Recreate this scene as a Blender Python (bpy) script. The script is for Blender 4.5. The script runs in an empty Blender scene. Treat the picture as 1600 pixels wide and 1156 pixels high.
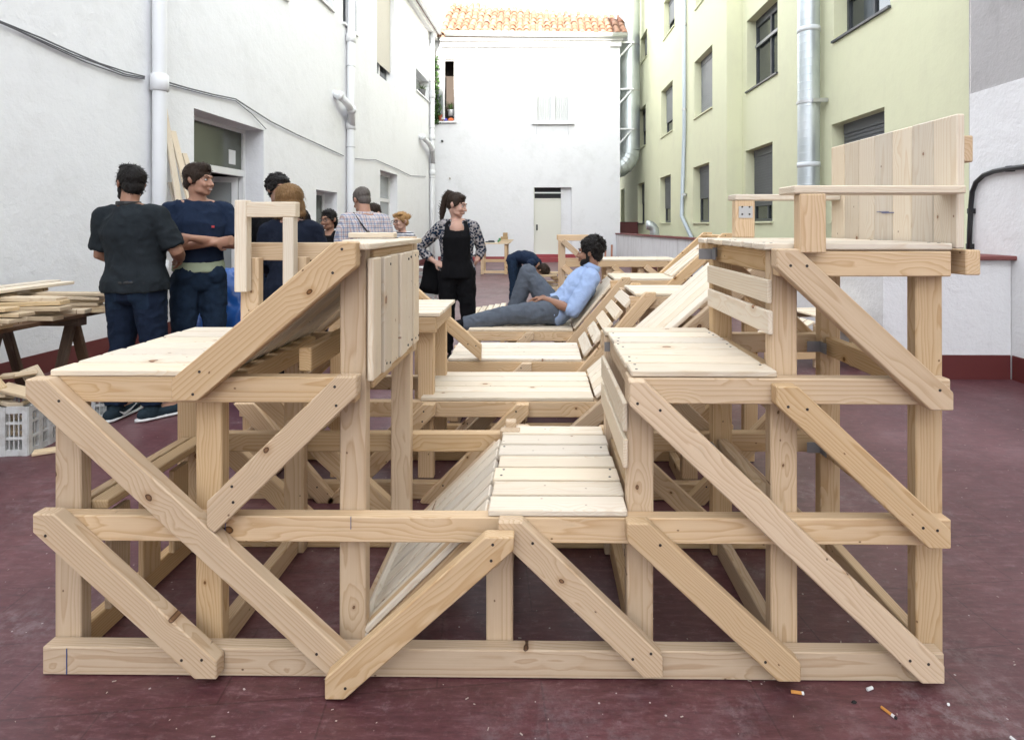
import bpy, bmesh, math, random
from mathutils import Vector, Matrix, noise
random.seed(7)
R = math.radians
scene = bpy.context.scene
COL = scene.collection

# ------------------------------------------------------------------ camera
CAMY, CAMZ, YAW, FPX, CXP, CYP = -1.73, 1.365, R(0.6), 900.0, 836.0, 352.0
cam_d = bpy.data.cameras.new('camera'); cam = bpy.data.objects.new('camera', cam_d); COL.objects.link(cam)
cam.location = (0, CAMY, CAMZ); cam.rotation_euler = (R(90), 0, YAW)
cam_d.sensor_width = 36.0; cam_d.lens = FPX / 1600 * 36
cam_d.shift_x = (800 - CXP) / 1600; cam_d.shift_y = -(578 - CYP) / 1600
cam_d.clip_start = 0.05; cam_d.clip_end = 400
scene.camera = cam

# ------------------------------------------------------------------ sky, sun, exposure
SUN_TO = Vector((0.10, -0.85, 0.28)).normalized()          # direction towards the sun
world = bpy.data.worlds.new('World'); scene.world = world; world.use_nodes = True
wn, wl = world.node_tree.nodes, world.node_tree.links
sky = wn.new('ShaderNodeTexSky'); sky.sky_type = 'NISHITA'; sky.sun_disc = False
sky.sun_elevation = math.asin(SUN_TO.z); sky.sun_rotation = math.atan2(SUN_TO.x, SUN_TO.y)
sky.dust_density = 0.8; sky.altitude = 600
hs = wn.new('ShaderNodeHueSaturation'); hs.inputs['Saturation'].default_value = 0.22   # thin white haze over the city
wl.new(sky.outputs[0], hs.inputs['Color']); wl.new(hs.outputs[0], wn['Background'].inputs['Color'])
wn['Background'].inputs['Strength'].default_value = 0.15
sun_d = bpy.data.lights.new('sun', 'SUN'); sun = bpy.data.objects.new('sun', sun_d); COL.objects.link(sun)
sun_d.energy = 2.0; sun_d.angle = R(0.5); sun_d.color = (1, 0.94, 0.86)
sun.rotation_euler = (-SUN_TO).to_track_quat('-Z', 'Y').to_euler()
scene.view_settings.view_transform = 'Standard'; scene.view_settings.look = 'None'
scene.view_settings.exposure = 3.12; scene.view_settings.gamma = 1.0
scene.view_settings.use_curve_mapping = False
scene.render.engine = 'CYCLES'
scene.cycles.max_bounces = 8; scene.cycles.diffuse_bounces = 2

# ------------------------------------------------------------------ survey helpers (photo pixel -> place, at a known distance)
def ray(px, py):
    t = (px - CXP) / FPX; q = -(py - CYP) / FPX
    c, s = math.cos(YAW), math.sin(YAW)
    return Vector((c * t - s, s * t + c, q))
CAMP = Vector((0, CAMY, CAMZ))
def at_y(px, py, Y):                      # on the plane y = Y
    r = ray(px, py); return CAMP + r * ((Y - CAMY) / r.y)
def at_z(px, py, Z):                      # on the plane z = Z
    r = ray(px, py); return CAMP + r * ((Z - CAMZ) / r.z)
def on_line(px, py, A, B):                # on the vertical plane through A and B; gives (u along AB, z)
    r = ray(px, py); d = Vector((B[0]-A[0], B[1]-A[1])); n = Vector((-d.y, d.x))
    t = (n.x*(A[0]-CAMP.x) + n.y*(A[1]-CAMP.y)) / (n.x*r.x + n.y*r.y)
    p = CAMP + r*t; dl = d.normalized()
    return (p.x-A[0])*dl.x + (p.y-A[1])*dl.y, p.z
def XZ(px, py, Y):
    p = at_y(px, py, Y); return (p.x, p.z)

# ------------------------------------------------------------------ object helpers
def link(o, parent=None):
    COL.objects.link(o)
    if parent is not None: o.parent = parent
    return o
def tag(o, label=None, cat=None, group=None, kind=None):
    if label: o['label'] = label
    if cat: o['category'] = cat
    if group: o['group'] = group
    if kind: o['kind'] = kind
    return o
def thing(name, label, cat, loc=(0,0,0), rz=0, group=None):
    o = bpy.data.objects.new(name, None); o.location = loc; o.rotation_euler = (0,0,rz); o.empty_display_size = .1
    link(o); return tag(o, label, cat, group)
def obj(name, bm, mat, parent=None, smooth=False):
    me = bpy.data.meshes.new(name); bm.to_mesh(me); bm.free()
    for m in (mat if isinstance(mat, (list,tuple)) else [mat]): me.materials.append(m)
    if smooth:
        for p in me.polygons: p.use_smooth = True
    o = bpy.data.objects.new(name, me); return link(o, parent)
def structure(name, bm, mat, smooth=False):
    o = obj(name, bm, mat, None, smooth); o['kind'] = 'structure'; return o
def box(bm, x0, x1, y0, y1, z0, z1, M=None):
    vs = [bm.verts.new((x,y,z)) for z in (z0,z1) for y in (y0,y1) for x in (x0,x1)]
    if M is not None:
        for v in vs: v.co = M @ v.co
    for f in ((0,2,3,1),(4,5,7,6),(0,1,5,4),(2,6,7,3),(0,4,6,2),(1,3,7,5)): bm.faces.new([vs[i] for i in f])
    return vs
def tube(bm, pts, r, seg=10, cap=True, side=None, ell=None):
    """loft of rings along pts; r = number, list or list of (a,b) pairs (a along side)"""
    n = len(pts); pts = [Vector(p) for p in pts]; rings = []
    prev = None
    for i, p in enumerate(pts):
        t = (pts[min(i+1,n-1)] - pts[max(i-1,0)])
        if t.length < 1e-9: t = Vector((0,0,1))
        t.normalize()
        s = Vector(side) if side is not None else (prev if prev is not None else (Vector((1,0,0)) if abs(t.x) < .8 else Vector((0,1,0))))
        s = s - t * s.dot(t)
        if s.length < 1e-6: s = t.orthogonal()
        s.normalize(); prev = s; b = t.cross(s)
        rr = r[i] if isinstance(r, (list,tuple)) else r
        ra, rb = rr if isinstance(rr, (list,tuple)) else (rr, rr)
        rings.append([bm.verts.new(p + s*(ra*math.cos(2*math.pi*k/seg)) + b*(rb*math.sin(2*math.pi*k/seg))) for k in range(seg)])
    for a, b in zip(rings, rings[1:]):
        for k in range(seg): bm.faces.new((a[k], a[(k+1)%seg], b[(k+1)%seg], b[k]))
    if cap:
        bm.faces.new(rings[0][::-1]); bm.faces.new(rings[-1])
    return rings
def limb(bm, pts, r, seg=12, side=None):
    """tube with rounded ends"""
    pts = [Vector(p) for p in pts]
    rr = [(x if isinstance(x,(list,tuple)) else (x,x)) for x in (r if isinstance(r,(list,tuple)) else [r]*len(pts))]
    P, Q = [], []
    d0 = (pts[0]-pts[1]).normalized(); d1 = (pts[-1]-pts[-2]).normalized()
    for a in (0.95, 0.6, 0.25):
        m = min(rr[0]); P.append(pts[0] + d0*m*a); k = math.sqrt(1-a*a); Q.append((rr[0][0]*k, rr[0][1]*k))
    P += pts; Q += rr
    for a in (0.25, 0.6, 0.95):
        m = min(rr[-1]); P.append(pts[-1] + d1*m*a); k = math.sqrt(1-a*a); Q.append((rr[-1][0]*k, rr[-1][1]*k))
    tube(bm, P, Q, seg, True, side)
def ellipsoid(bm, c, r, M=None, seg=14, rot=None):
    c = Vector(c); nv = max(6, seg*2//3)
    def V(x, y, z):
        p = Vector((x*r[0], y*r[1], z*r[2]))
        if rot is not None: p = rot @ p
        p = p + c
        return bm.verts.new(M @ p if M is not None else p)
    top, bot = V(0,0,1), V(0,0,-1)
    rings = [[V(math.sin(math.pi*j/nv)*math.cos(2*math.pi*k/seg), math.sin(math.pi*j/nv)*math.sin(2*math.pi*k/seg), math.cos(math.pi*j/nv)) for k in range(seg)] for j in range(1, nv)]
    for k in range(seg):
        k2 = (k+1) % seg
        bm.faces.new((top, rings[0][k], rings[0][k2])); bm.faces.new((bot, rings[-1][k2], rings[-1][k]))
        for a, b in zip(rings, rings[1:]): bm.faces.new((a[k], b[k], b[k2], a[k2]))
def bevel_all(bm, w):
    bmesh.ops.bevel(bm, geom=bm.edges[:], offset=w, segments=1, affect='EDGES', clamp_overlap=True)

# ------------------------------------------------------------------ materials
def mat(name, col=(.8,.8,.8), rough=.6, metal=0.0, spec=.5):
    m = bpy.data.materials.new(name); m.use_nodes = True
    b = m.node_tree.nodes['Principled BSDF']
    b.inputs['Base Color'].default_value = (*col, 1); b.inputs['Roughness'].default_value = rough
    b.inputs['Metallic'].default_value = metal; b.inputs['Specular IOR Level'].default_value = spec
    return m
class N:
    """small node-graph builder"""
    def __init__(s, m):
        s.m = m; s.t = m.node_tree; s.b = s.t.nodes['Principled BSDF']
    def n(s, typ, **kw):
        x = s.t.nodes.new('ShaderNode' + typ)
        for k, v in kw.items():
            if k in x.inputs: 
                if isinstance(v, bpy.types.NodeSocket): s.t.links.new(v, x.inputs[k])
                else: x.inputs[k].default_value = v
            else: setattr(x, k, v)
        return x
    def l(s, a, b): s.t.links.new(a, b)
    def math(s, op, a, b=0.0, clamp=False):
        x = s.t.nodes.new('ShaderNodeMath'); x.operation = op; x.use_clamp = clamp
        for i, v in enumerate((a, b)):
            if isinstance(v, bpy.types.NodeSocket): s.l(v, x.inputs[i])
            else: x.inputs[i].default_value = v
        return x.outputs[0]
    def ramp(s, fac, stops):
        x = s.t.nodes.new('ShaderNodeValToRGB'); s.l(fac, x.inputs[0]); e = x.color_ramp.elements
        while len(e) < len(stops): e.new(0.5)
        for el, (p, c) in zip(e, stops):
            el.position = p; el.color = (*c, 1) if isinstance(c, (tuple, list)) else (c, c, c, 1)
        return x.outputs[0]
    def mix(s, fac, a, b, mode='MIX'):
        x = s.t.nodes.new('ShaderNodeMix'); x.data_type = 'RGBA'; x.blend_type = mode
        for i, v in ((0, fac), (6, a), (7, b)):
            if isinstance(v, bpy.types.NodeSocket): s.l(v, x.inputs[i])
            elif isinstance(v, (tuple, list)): x.inputs[i].default_value = (*v, 1)
            else: x.inputs[i].default_value = v
        return x.outputs[2]
    def coords(s, which='Object', scale=(1,1,1), loc=(0,0,0), rot=(0,0,0)):
        tc = s.t.nodes.new('ShaderNodeTexCoord'); mp = s.t.nodes.new('ShaderNodeMapping')
        s.l(tc.outputs[which], mp.inputs[0]); mp.inputs['Scale'].default_value = scale
        mp.inputs['Location'].default_value = loc; mp.inputs['Rotation'].default_value = rot
        return mp.outputs[0]
    def noise(s, vec, scale, detail=4.0, rough=.55, dist=0.0):
        x = s.n('TexNoise', Scale=scale, Detail=detail, Roughness=rough, Distortion=dist); s.l(vec, x.inputs['Vector']); return x.outputs['Fac']
    def bump(s, h, strength=.2, dist=.01):
        x = s.n('Bump', Strength=strength, Distance=dist); s.l(h, x.inputs['Height']); s.l(x.outputs[0], s.b.inputs['Normal'])
    def color(s, c): s.l(c, s.b.inputs['Base Color'])
    def rough(s, r): s.l(r, s.b.inputs['Roughness'])

def wood_mat(name, light, dark, knot=(.16,.075,.03), end=False, dirt=.0):
    m = mat(name, light, .62, 0, .3); g = N(m)
    info = g.n('ObjectInfo'); rnd = info.outputs['Random']
    base = g.coords('Object')
    off = g.n('CombineXYZ', X=g.math('MULTIPLY', rnd, 37.0), Y=g.math('MULTIPLY', g.math('SINE', g.math('MULTIPLY', rnd, 91.0)), .06), Z=g.math('MULTIPLY', g.math('COSINE', g.math('MULTIPLY', rnd, 57.0)), .07))
    va = g.n('VectorMath', operation='ADD'); g.l(base, va.inputs[0]); g.l(off.outputs[0], va.inputs[1])
    v = va.outputs[0]
    def scaled(sc):
        mp = g.n('Mapping'); g.l(v, mp.inputs[0]); mp.inputs['Scale'].default_value = sc; return mp.outputs[0]
    # knots: a stretched cell pattern; the grain swirls round them
    kv = g.n('TexVoronoi', Scale=5.2, Randomness=1.0, voronoi_dimensions='2D')
    sp0 = g.n('SeparateXYZ'); g.l(base, sp0.inputs[0]); kn = g.noise(scaled((30, 30, 30)), 1.0, 2.0)
    kco = g.n('CombineXYZ', X=g.math('ADD', g.math('MULTIPLY', sp0.outputs[0], .72), g.math('MULTIPLY', rnd, 61.0)), Y=g.math('ADD', sp0.outputs[1], g.math('ADD', g.math('MULTIPLY', rnd, 17.0), g.math('MULTIPLY', kn, .012)))); g.l(kco.outputs[0], kv.inputs['Vector'])
    kd = kv.outputs['Distance']
    swirl = g.math('MULTIPLY', g.math('SUBTRACT', .30, kd, True), .06)
    warp = g.noise(scaled((1.3, 9, 9)), 1.0, 3.0, .5)
    wv = g.math('MULTIPLY', g.math('SUBTRACT', warp, .5), .075)
    sep = g.n('SeparateXYZ'); g.l(v, sep.inputs[0])
    yy = g.math('ADD', g.math('ADD', sep.outputs[1], wv), swirl); zz = g.math('ADD', g.math('SUBTRACT', sep.outputs[2], g.math('MULTIPLY', wv, .8)), swirl)
    rad = g.math('SQRT', g.math('ADD', g.math('MULTIPLY', yy, yy), g.math('MULTIPLY', zz, zz)))
    ring = g.math('FRACT', g.math('MULTIPLY', rad, 115.0))
    ringc = g.ramp(ring, [(0, 0.0), (.55, .25), (.88, 1.0), (1, .0)])
    fib = g.noise(scaled((5, 260, 260)), 1.0, 2.0, .6)
    low = g.noise(scaled((1.1, 3, 3)), 1.0, 2.0, .5)
    f = g.math('ADD', g.math('MULTIPLY', ringc, .72), g.math('MULTIPLY', fib, .38))
    col = g.mix(g.math('MULTIPLY', f, .9, True), light, dark)
    col = g.mix(g.math('MULTIPLY', low, .35), col, (light[0]*1.06, light[1]*1.08, light[2]*1.16))
    # only some cells hold a knot
    kc = g.n('SeparateColor'); g.l(kv.outputs['Color'], kc.inputs[0])
    has = g.math('GREATER_THAN', kc.outputs[0], .55)
    ks = g.math('DIVIDE', kd, g.math('ADD', .016, g.math('MULTIPLY', g.math('MULTIPLY', kc.outputs[1], kc.outputs[1]), .044)))      # 1 at the rim of the knot
    halo = g.math('MULTIPLY', g.ramp(g.math('MULTIPLY', ks, .25), [(.2, 1.0), (.75, 0.0)]), g.math('MULTIPLY', has, .55))
    col = g.mix(halo, col, (dark[0]*.85, dark[1]*.78, dark[2]*.7))
    kcol = g.ramp(ks, [(0.0, (knot[0]*1.7, knot[1]*1.9, knot[2]*2)), (.55, (knot[0]*1.4, knot[1]*1.4, knot[2]*1.4)), (.85, (knot[0]*.55, knot[1]*.5, knot[2]*.5))])
    col = g.mix(g.math('MULTIPLY', g.ramp(g.math('MULTIPLY', ks, .5), [(.46, 1.0), (.56, 0.0)]), has), col, kcol)
    dv = g.n('TexVoronoi', Scale=10.5, Randomness=1.0, voronoi_dimensions='2D'); g.l(kco.outputs[0], dv.inputs['Vector'])
    dc = g.n('SeparateColor'); g.l(dv.outputs['Color'], dc.inputs[0])
    dot = g.math('MULTIPLY', g.ramp(dv.outputs['Distance'], [(.020, 1.0), (.036, 0.0)]), g.math('GREATER_THAN', dc.outputs[0], .80))
    col = g.mix(g.math('MULTIPLY', dot, .85), col, knot)
    tone = g.math('ADD', .86, g.math('MULTIPLY', g.math('FRACT', g.math('MULTIPLY', rnd, 7.31)), .20))
    br = g.n('HueSaturation', Value=tone, Saturation=g.math('ADD', .88, g.math('MULTIPLY', g.math('FRACT', g.math('MULTIPLY', rnd, 3.77)), .3))); g.l(col, br.inputs['Color'])
    out = br.outputs[0]
    # scuffs and greasy handling marks
    sc = g.noise(scaled((6, 30, 30)), 1.0, 6.0, .7)
    out = g.mix(g.math('MULTIPLY', g.ramp(sc, [(.58, 0.0), (.75, 1.0)]), .22 + dirt), out, (.36, .29, .21))
    g.color(out)
    g.bump(g.math('ADD', g.math('MULTIPLY', ringc, .5), fib), .18, .002)
    g.rough(g.math('ADD', .5, g.math('MULTIPLY', fib, .25)))
    return m
PINE = wood_mat('pine', (.745, .56, .36), (.51, .30, .135))
PINE_PALE = wood_mat('pine_pale', (.83, .735, .59), (.70, .535, .355), knot=(.28,.14,.07))
OLDWOOD = wood_mat('old_wood', (.16, .10, .065), (.09, .055, .035), dirt=.2)
OFFCUT = wood_mat('offcut_pine', (.72, .58, .39), (.52, .35, .19))
REDWOOD = wood_mat('red_wood', (.42, .20, .13), (.30, .13, .08))

def plaster(name, col, stain=(.5,.48,.44), stain_amt=.25, bump=.35, streaks=0.0, coat=None):
    m = mat(name, col, .85, 0, .25); g = N(m)
    v = g.coords('Object')
    n1 = g.noise(v, .7, 6, .62); n2 = g.noise(v, 3.2, 6, .7); n3 = g.noise(v, 38, 4, .65)
    f = g.ramp(g.math('ADD', g.math('MULTIPLY', n1, .6), g.math('MULTIPLY', n2, .4)), [(.50, 0.0), (.72, 1.0)])
    c = g.mix(g.math('MULTIPLY', f, stain_amt), col, stain)
    chips = g.ramp(g.noise(v, 9.0, 7, .8), [(.71, 0.0), (.735, 1.0)])
    c = g.mix(g.math('MULTIPLY', chips, .30 + streaks*.4), c, (stain[0]*.8, stain[1]*.8, stain[2]*.8))
    if streaks:
        sv = g.coords('Object', (7, 7, .55))
        s = g.ramp(g.noise(sv, 1.6, 7, .75), [(.52, 0.0), (.68, 1.0)])
        c = g.mix(g.math('MULTIPLY', s, streaks), c, stain)
    g.color(c)
    g.bump(g.math('ADD', g.math('ADD', g.math('MULTIPLY', n2, 1.2), g.math('MULTIPLY', n3, .08)), g.math('MULTIPLY', n1, 2.2)), bump, .03)
    return m
WHITE_L = plaster('white_plaster', (.86, .865, .87), (.58, .575, .56), .30, .42)
WHITE_B = plaster('white_plaster_back', (.75, .755, .76), (.50, .50, .48), .42, .35)
WHITE_R = plaster('white_plaster_stained', (.82, .81, .80), (.42, .39, .36), .38, .6, .07)
WHITE_P = plaster('white_plaster_parapet', (.80, .80, .80), (.34, .32, .30), .22, .3, .55)
GREY_C = plaster('grey_concrete', (.46, .44, .43), (.25, .23, .22), .6, .5, .16)
GREEN = plaster('green_plaster', (.735, .735, .505), (.58, .55, .41), .32, .15, .10)
WHITE_PAINT = mat('white_paint', (.80, .80, .79), .45)
CREAM_DOOR = mat('cream_door', (.68, .68, .60), .5)
REDBROWN = mat('red_brown_paint', (.13, .028, .026), .5)
REDSKIRT = mat('red_skirting', (.30, .05, .055), .5)
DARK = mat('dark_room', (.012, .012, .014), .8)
GREYFRAME = mat('grey_metal_frame', (.055, .06, .068), .4)
BLACK = mat('black_rubber', (.012, .012, .013), .45)
SCREW = mat('screw_steel', (.06, .05, .045), .45, .6)
ZINC = mat('zinc_plate', (.55, .56, .57), .4, .9)
DARKZINC = mat('dark_zinc_plate', (.30, .30, .31), .5, .6)
def glass_mat(name, col, rough=.06):
    m = mat(name, col, rough, 0, .8); g = N(m); v = g.coords('Object')
    g.bump(g.noise(v, 2.5, 2), .04, .02); return m
GLASS = glass_mat('window_glass', (.03, .036, .04)); GLASS_GREEN = glass_mat('green_glass', (.085, .095, .075), .10)
GLASS_PALE = glass_mat('pale_glass', (.30, .32, .32), .15)
def shutter_mat(name, col):
    m = mat(name, col, .5); g = N(m); v = g.coords('Object')
    g.color(g.mix(g.math('MULTIPLY', g.noise(v, 4, 4), .5), col, (col[0]*1.5, col[1]*1.5, col[2]*1.5))); return m
SHUTTER = shutter_mat('grey_shutter', (.10, .105, .11)); SHUTTER_L = shutter_mat('pale_shutter', (.22, .23, .23))
BLIND = mat('beige_blind', (.62, .58, .50), .8)

def floor_mat():
    m = mat('red_floor_paint', (.12,.04,.05), .5, 0, .6); g = N(m)
    v = g.coords('Object'); vr = g.coords('Object', rot=(0, 0, R(35)))
    n1 = g.noise(v, .8, 7, .68); n2 = g.noise(v, 5, 7, .75)
    c = g.mix(g.ramp(n1, [(.33, 0.0), (.68, 1.0)]), (.074, .022, .026), (.165, .060, .066))
    brick = g.n('TexBrick', Scale=1.0, offset=.5); g.l(g.coords('Object', (1.0, 1.0, 1.0), rot=(0, 0, R(-6))), brick.inputs['Vector'])
    brick.inputs['Brick Width'].default_value = .62; brick.inputs['Row Height'].default_value = .31; brick.inputs['Mortar Size'].default_value = .003
    brick.inputs['Color1'].default_value = (1, 1, 1, 1); brick.inputs['Color2'].default_value = (.86, .86, .86, 1); brick.inputs['Mortar'].default_value = (.40, .40, .40, 1)
    c = g.mix(.55, c, brick.outputs['Color'], 'MULTIPLY')
    worn = g.ramp(g.math('ADD', g.math('MULTIPLY', n1, .45), g.math('MULTIPLY', n2, .55)), [(.53, 0.0), (.70, 1.0)])
    c = g.mix(g.math('MULTIPLY', worn, .60), c, (.25, .165, .17))
    # trails of dragged timber
    st = g.noise(g.coords('Object', (3.5, 20, 1), rot=(0, 0, R(38))), 1.0, 6, .7)
    c = g.mix(g.math('MULTIPLY', g.ramp(st, [(.56, 0.0), (.80, 1.0)]), .38), c, (.24, .15, .155))
    st2 = g.noise(g.coords('Object', (17, 3.2, 1), rot=(0, 0, R(20))), 1.0, 6, .7)
    c = g.mix(g.math('MULTIPLY', g.ramp(st2, [(.57, 0.0), (.80, 1.0)]), .28), c, (.22, .125, .13))
    br = g.noise(g.coords('Object', (9, 42, 1), rot=(0, 0, R(38))), 1.0, 8, .78)
    c = g.mix(g.ramp(br, [(.36, .55), (.50, 0.0)]), c, (.040, .014, .017)); c = g.mix(g.ramp(br, [(.53, 0.0), (.72, .75)]), c, (.24, .125, .135))
    gr = g.noise(v, 26, 8, .8); c = g.mix(g.ramp(gr, [(.55, 0.0), (.74, .6)]), c, (.27, .18, .185))
    pale = g.math('MULTIPLY', g.ramp(g.noise(v, 1.3, 5, .6), [(.52, 0.0), (.66, 1.0)]), g.ramp(g.noise(v, 17, 8, .82), [(.47, 0.0), (.62, 1.0)]))
    c = g.mix(g.math('MULTIPLY', pale, .55), c, (.30, .24, .245))
    dk = g.ramp(g.noise(v, 2.1, 5, .7), [(.56, 0.0), (.72, 1.0)])
    c = g.mix(g.math('MULTIPLY', dk, .38), c, (.045, .018, .022))
    sp = g.n('TexVoronoi', Scale=26.0); g.l(v, sp.inputs['Vector'])
    sc = g.n('SeparateColor'); g.l(sp.outputs['Color'], sc.inputs[0])
    speck = g.math('MULTIPLY', g.math('LESS_THAN', sp.outputs['Distance'], .085), g.math('GREATER_THAN', sc.outputs[1], .80))
    c = g.mix(g.math('MULTIPLY', speck, .7), c, (.55, .50, .48))
    g.color(c)
    g.rough(g.math('ADD', g.math('ADD', .20, g.math('MULTIPLY', n2, .30)), g.math('MULTIPLY', br, .22)))
    g.bump(g.math('ADD', g.math('ADD', n2, g.math('MULTIPLY', g.noise(v, 60, 4, .6), .25)), g.math('MULTIPLY', brick.outputs['Fac'], -.8)), .17, .006)
    return m
FLOOR = floor_mat()
def metal_duct():
    m = mat('galvanised_duct', (.60, .64, .66), .42, .75); g = N(m); v = g.coords('Object')
    n = g.noise(g.coords('Object', (1, 1, .6)), 3.0, 5, .6)
    g.color(g.mix(n, (.42, .48, .50), (.74, .77, .78))); g.rough(g.math('ADD', .28, g.math('MULTIPLY', n, .3))); return m
DUCT = metal_duct()
def fabric(name, col, var=.35, scale=14, rough=.9, weave=True):
    m = mat(name, col, rough, 0, .15); g = N(m); v = g.coords('Object')
    n = g.noise(v, scale, 5, .6)
    g.color(g.mix(n, tuple(c*(1-var) for c in col), tuple(c*(1+var) for c in col)))
    g.bump(g.math('ADD', g.noise(v, 9, 4, .6, 1.2), g.math('MULTIPLY', g.noise(v, 380, 2), .12)), .5, .015); return m
def skin(name, col):
    m = mat(name, col, .5, 0, .4); g = N(m); v = g.coords('Object')
    n = g.noise(v, 12, 5, .6)
    g.color(g.mix(n, (col[0]*.88, col[1]*.80, col[2]*.76), (col[0]*1.08, col[1]*1.08, col[2]*1.08)))
    m.node_tree.nodes['Principled BSDF'].inputs['Subsurface Weight'].default_value = .12
    m.node_tree.nodes['Principled BSDF'].inputs['Subsurface Radius'].default_value = (.012, .005, .003)
    g.bump(g.noise(v, 120, 3), .06, .003); return m
def hair(name, col):
    m = mat(name, col, .6, 0, .2); g = N(m)
    n = g.noise(g.coords('Object', (90, 90, 12)), 1.0, 4, .6)
    g.color(g.mix(n, tuple(c*.5 for c in col), tuple(c*1.7 for c in col))); g.bump(n, .6, .006); return m
# ------------------------------------------------------------------ ground
bm = bmesh.new(); 
vs = [bm.verts.new(p) for p in ((-40,-40,0),(40,-40,0),(40,60,0),(-40,60,0))]; bm.faces.new(vs)
structure('ground', bm, FLOOR)

# ------------------------------------------------------------------ walls with real openings
def holed_wall(name, A, B, z0, z1, holes, thick, m, parent, smooth=False):
    """vertical wall through A-B (seen side: right of A->B is the front when flip is False); holes = [(u0,u1,z0,z1)]; reveals thick deep"""
    A = Vector((A[0], A[1], 0)); B = Vector((B[0], B[1], 0)); d = (B-A).normalized(); L = (B-A).length
    n = Vector((-d.y, d.x, 0))                # points away from the front
    mid = (A+B)/2
    if n.dot(CAMP - mid) > 0: n = -n
    us = sorted(set([0, L] + [h[i] for h in holes for i in (0,1)])); zs = sorted(set([z0, z1] + [h[i] for h in holes for i in (2,3)]))
    # subdivide long spans so bump and shading stay even
    bm = bmesh.new(); cache = {}
    def V(u, z, k):
        key = (round(u,4), round(z,4), k)
        if key not in cache: cache[key] = bm.verts.new(A + d*u + n*(thick*k) + Vector((0,0,z)))
        return cache[key]
    for u0, u1 in zip(us, us[1:]):
        for y0, y1 in zip(zs, zs[1:]):
            cu, cz = (u0+u1)/2, (y0+y1)/2
            if any(h[0] < cu < h[1] and h[2] < cz < h[3] for h in holes): continue
            bm.faces.new((V(u0,y0,0), V(u1,y0,0), V(u1,y1,0), V(u0,y1,0)))
    for h in holes:
        c = [(h[0],h[2]),(h[1],h[2]),(h[1],h[3]),(h[0],h[3])]
        for (a, b), (e, f) in zip(c, c[1:]+c[:1]):
            bm.faces.new((V(a,b,0), V(e,f,0), V(e,f,1), V(a,b,1)))
    # outer edges give the wall its thickness
    for (a, b), (e, f) in (((0,z0),(0,z1)), ((0,z1),(L,z1)), ((L,z1),(L,z0))):
        bm.faces.new((bm.verts.new(A+d*a+Vector((0,0,b))), bm.verts.new(A+d*e+Vector((0,0,f))), bm.verts.new(A+d*e+n*thick+Vector((0,0,f))), bm.verts.new(A+d*a+n*thick+Vector((0,0,b)))))
    bmesh.ops.recalc_face_normals(bm, faces=bm.faces[:])
    o = obj(name, bm, m, parent)
    return o, A, d, n
def hole_px(A, B, pts):
    """rectangle on the wall from photo corners: pts=(x_left,x_right,[top ys at both],[bottom ys at both])"""
    xl, xr, (t0, t1), (b0, b1) = pts
    u0, za = on_line(xl, t0, A, B); u1, zb = on_line(xr, t1, A, B)
    _, zc = on_line(xl, b0, A, B); _, zd = on_line(xr, b1, A, B)
    return (min(u0,u1), max(u0,u1), (zc+zd)/2, (za+zb)/2)
def wall_frame(A, d, n):
    """matrix: x along the wall, y into the wall, z up"""
    return Matrix.Translation(A) @ Matrix(((d.x, n.x, 0), (d.y, n.y, 0), (0, 0, 1))).to_4x4()
def wbox(M, u0, u1, y0, y1, z0, z1, bm=None):
    own = bm is None
    bm = bm or bmesh.new(); box(bm, u0, u1, y0, y1, z0, z1, M); bmesh.ops.recalc_face_normals(bm, faces=bm.faces[:]); return bm

# ---------------- left white house
LA, LB = (-4.99, -10.0), (-4.05, 20.2)
lo = at_z(2, 600, 0); 
_dy = (LB[0] + 4.60) / (20.2 - 3.22)
LA = (LB[0] - _dy*(20.2+10.0), -10.0)
left_house = thing('house', 'white plastered two-storey house along the left side of the courtyard', 'house', (LA[0], LA[1], 0))
left_house.location = (0,0,0)
HL = {
 'door': hole_px(LA, LB, (303, 412, (168, 205), (560, 500))),
 'low_a': hole_px(LA, LB, (494, 527, (292, 305), (470, 452))),
 'low_b': hole_px(LA, LB, (594, 621, (264, 275), (440, 430))),
 'up_a': hole_px(LA, LB, (589, 617, (-60, -10), (112, 141))),
 'small': hole_px(LA, LB, (650, 670, (107, 128), (141, 158))),
 'up_b': hole_px(LA, LB, (536, 557, (-190, -150), (36, 53))),
 'up_c': hole_px(LA, LB, (493, 520, (-250, -220), (-12, 18))),
 'up_d': hole_px(LA, LB, (425, 448, (-300, -280), (-30, 8))),
}
h = HL['door']; HL['door'] = (h[0], h[1], .12, h[3])
for k in ('low_b',): h = HL[k]; HL[k] = (h[0], h[1], .12, h[3])
h = HL['low_a']; HL['low_a'] = (h[0], h[1], .95, h[3])
LTOP = 8.6
lw, lA, ld, ln = holed_wall('wall', LA, LB, 0, LTOP, list(HL.values()), .40, WHITE_L, left_house)
LM = wall_frame(lA, ld, ln)
def lpart(name, m, parent, *a): return obj(name, wbox(LM, *a), m, parent)
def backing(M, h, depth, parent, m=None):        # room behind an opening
    return obj('room_wall', wbox(M, h[0]-.3, h[1]+.3, depth+.9, depth+.95, h[2]-.3, h[3]+.3), m or DARK, parent)
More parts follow.
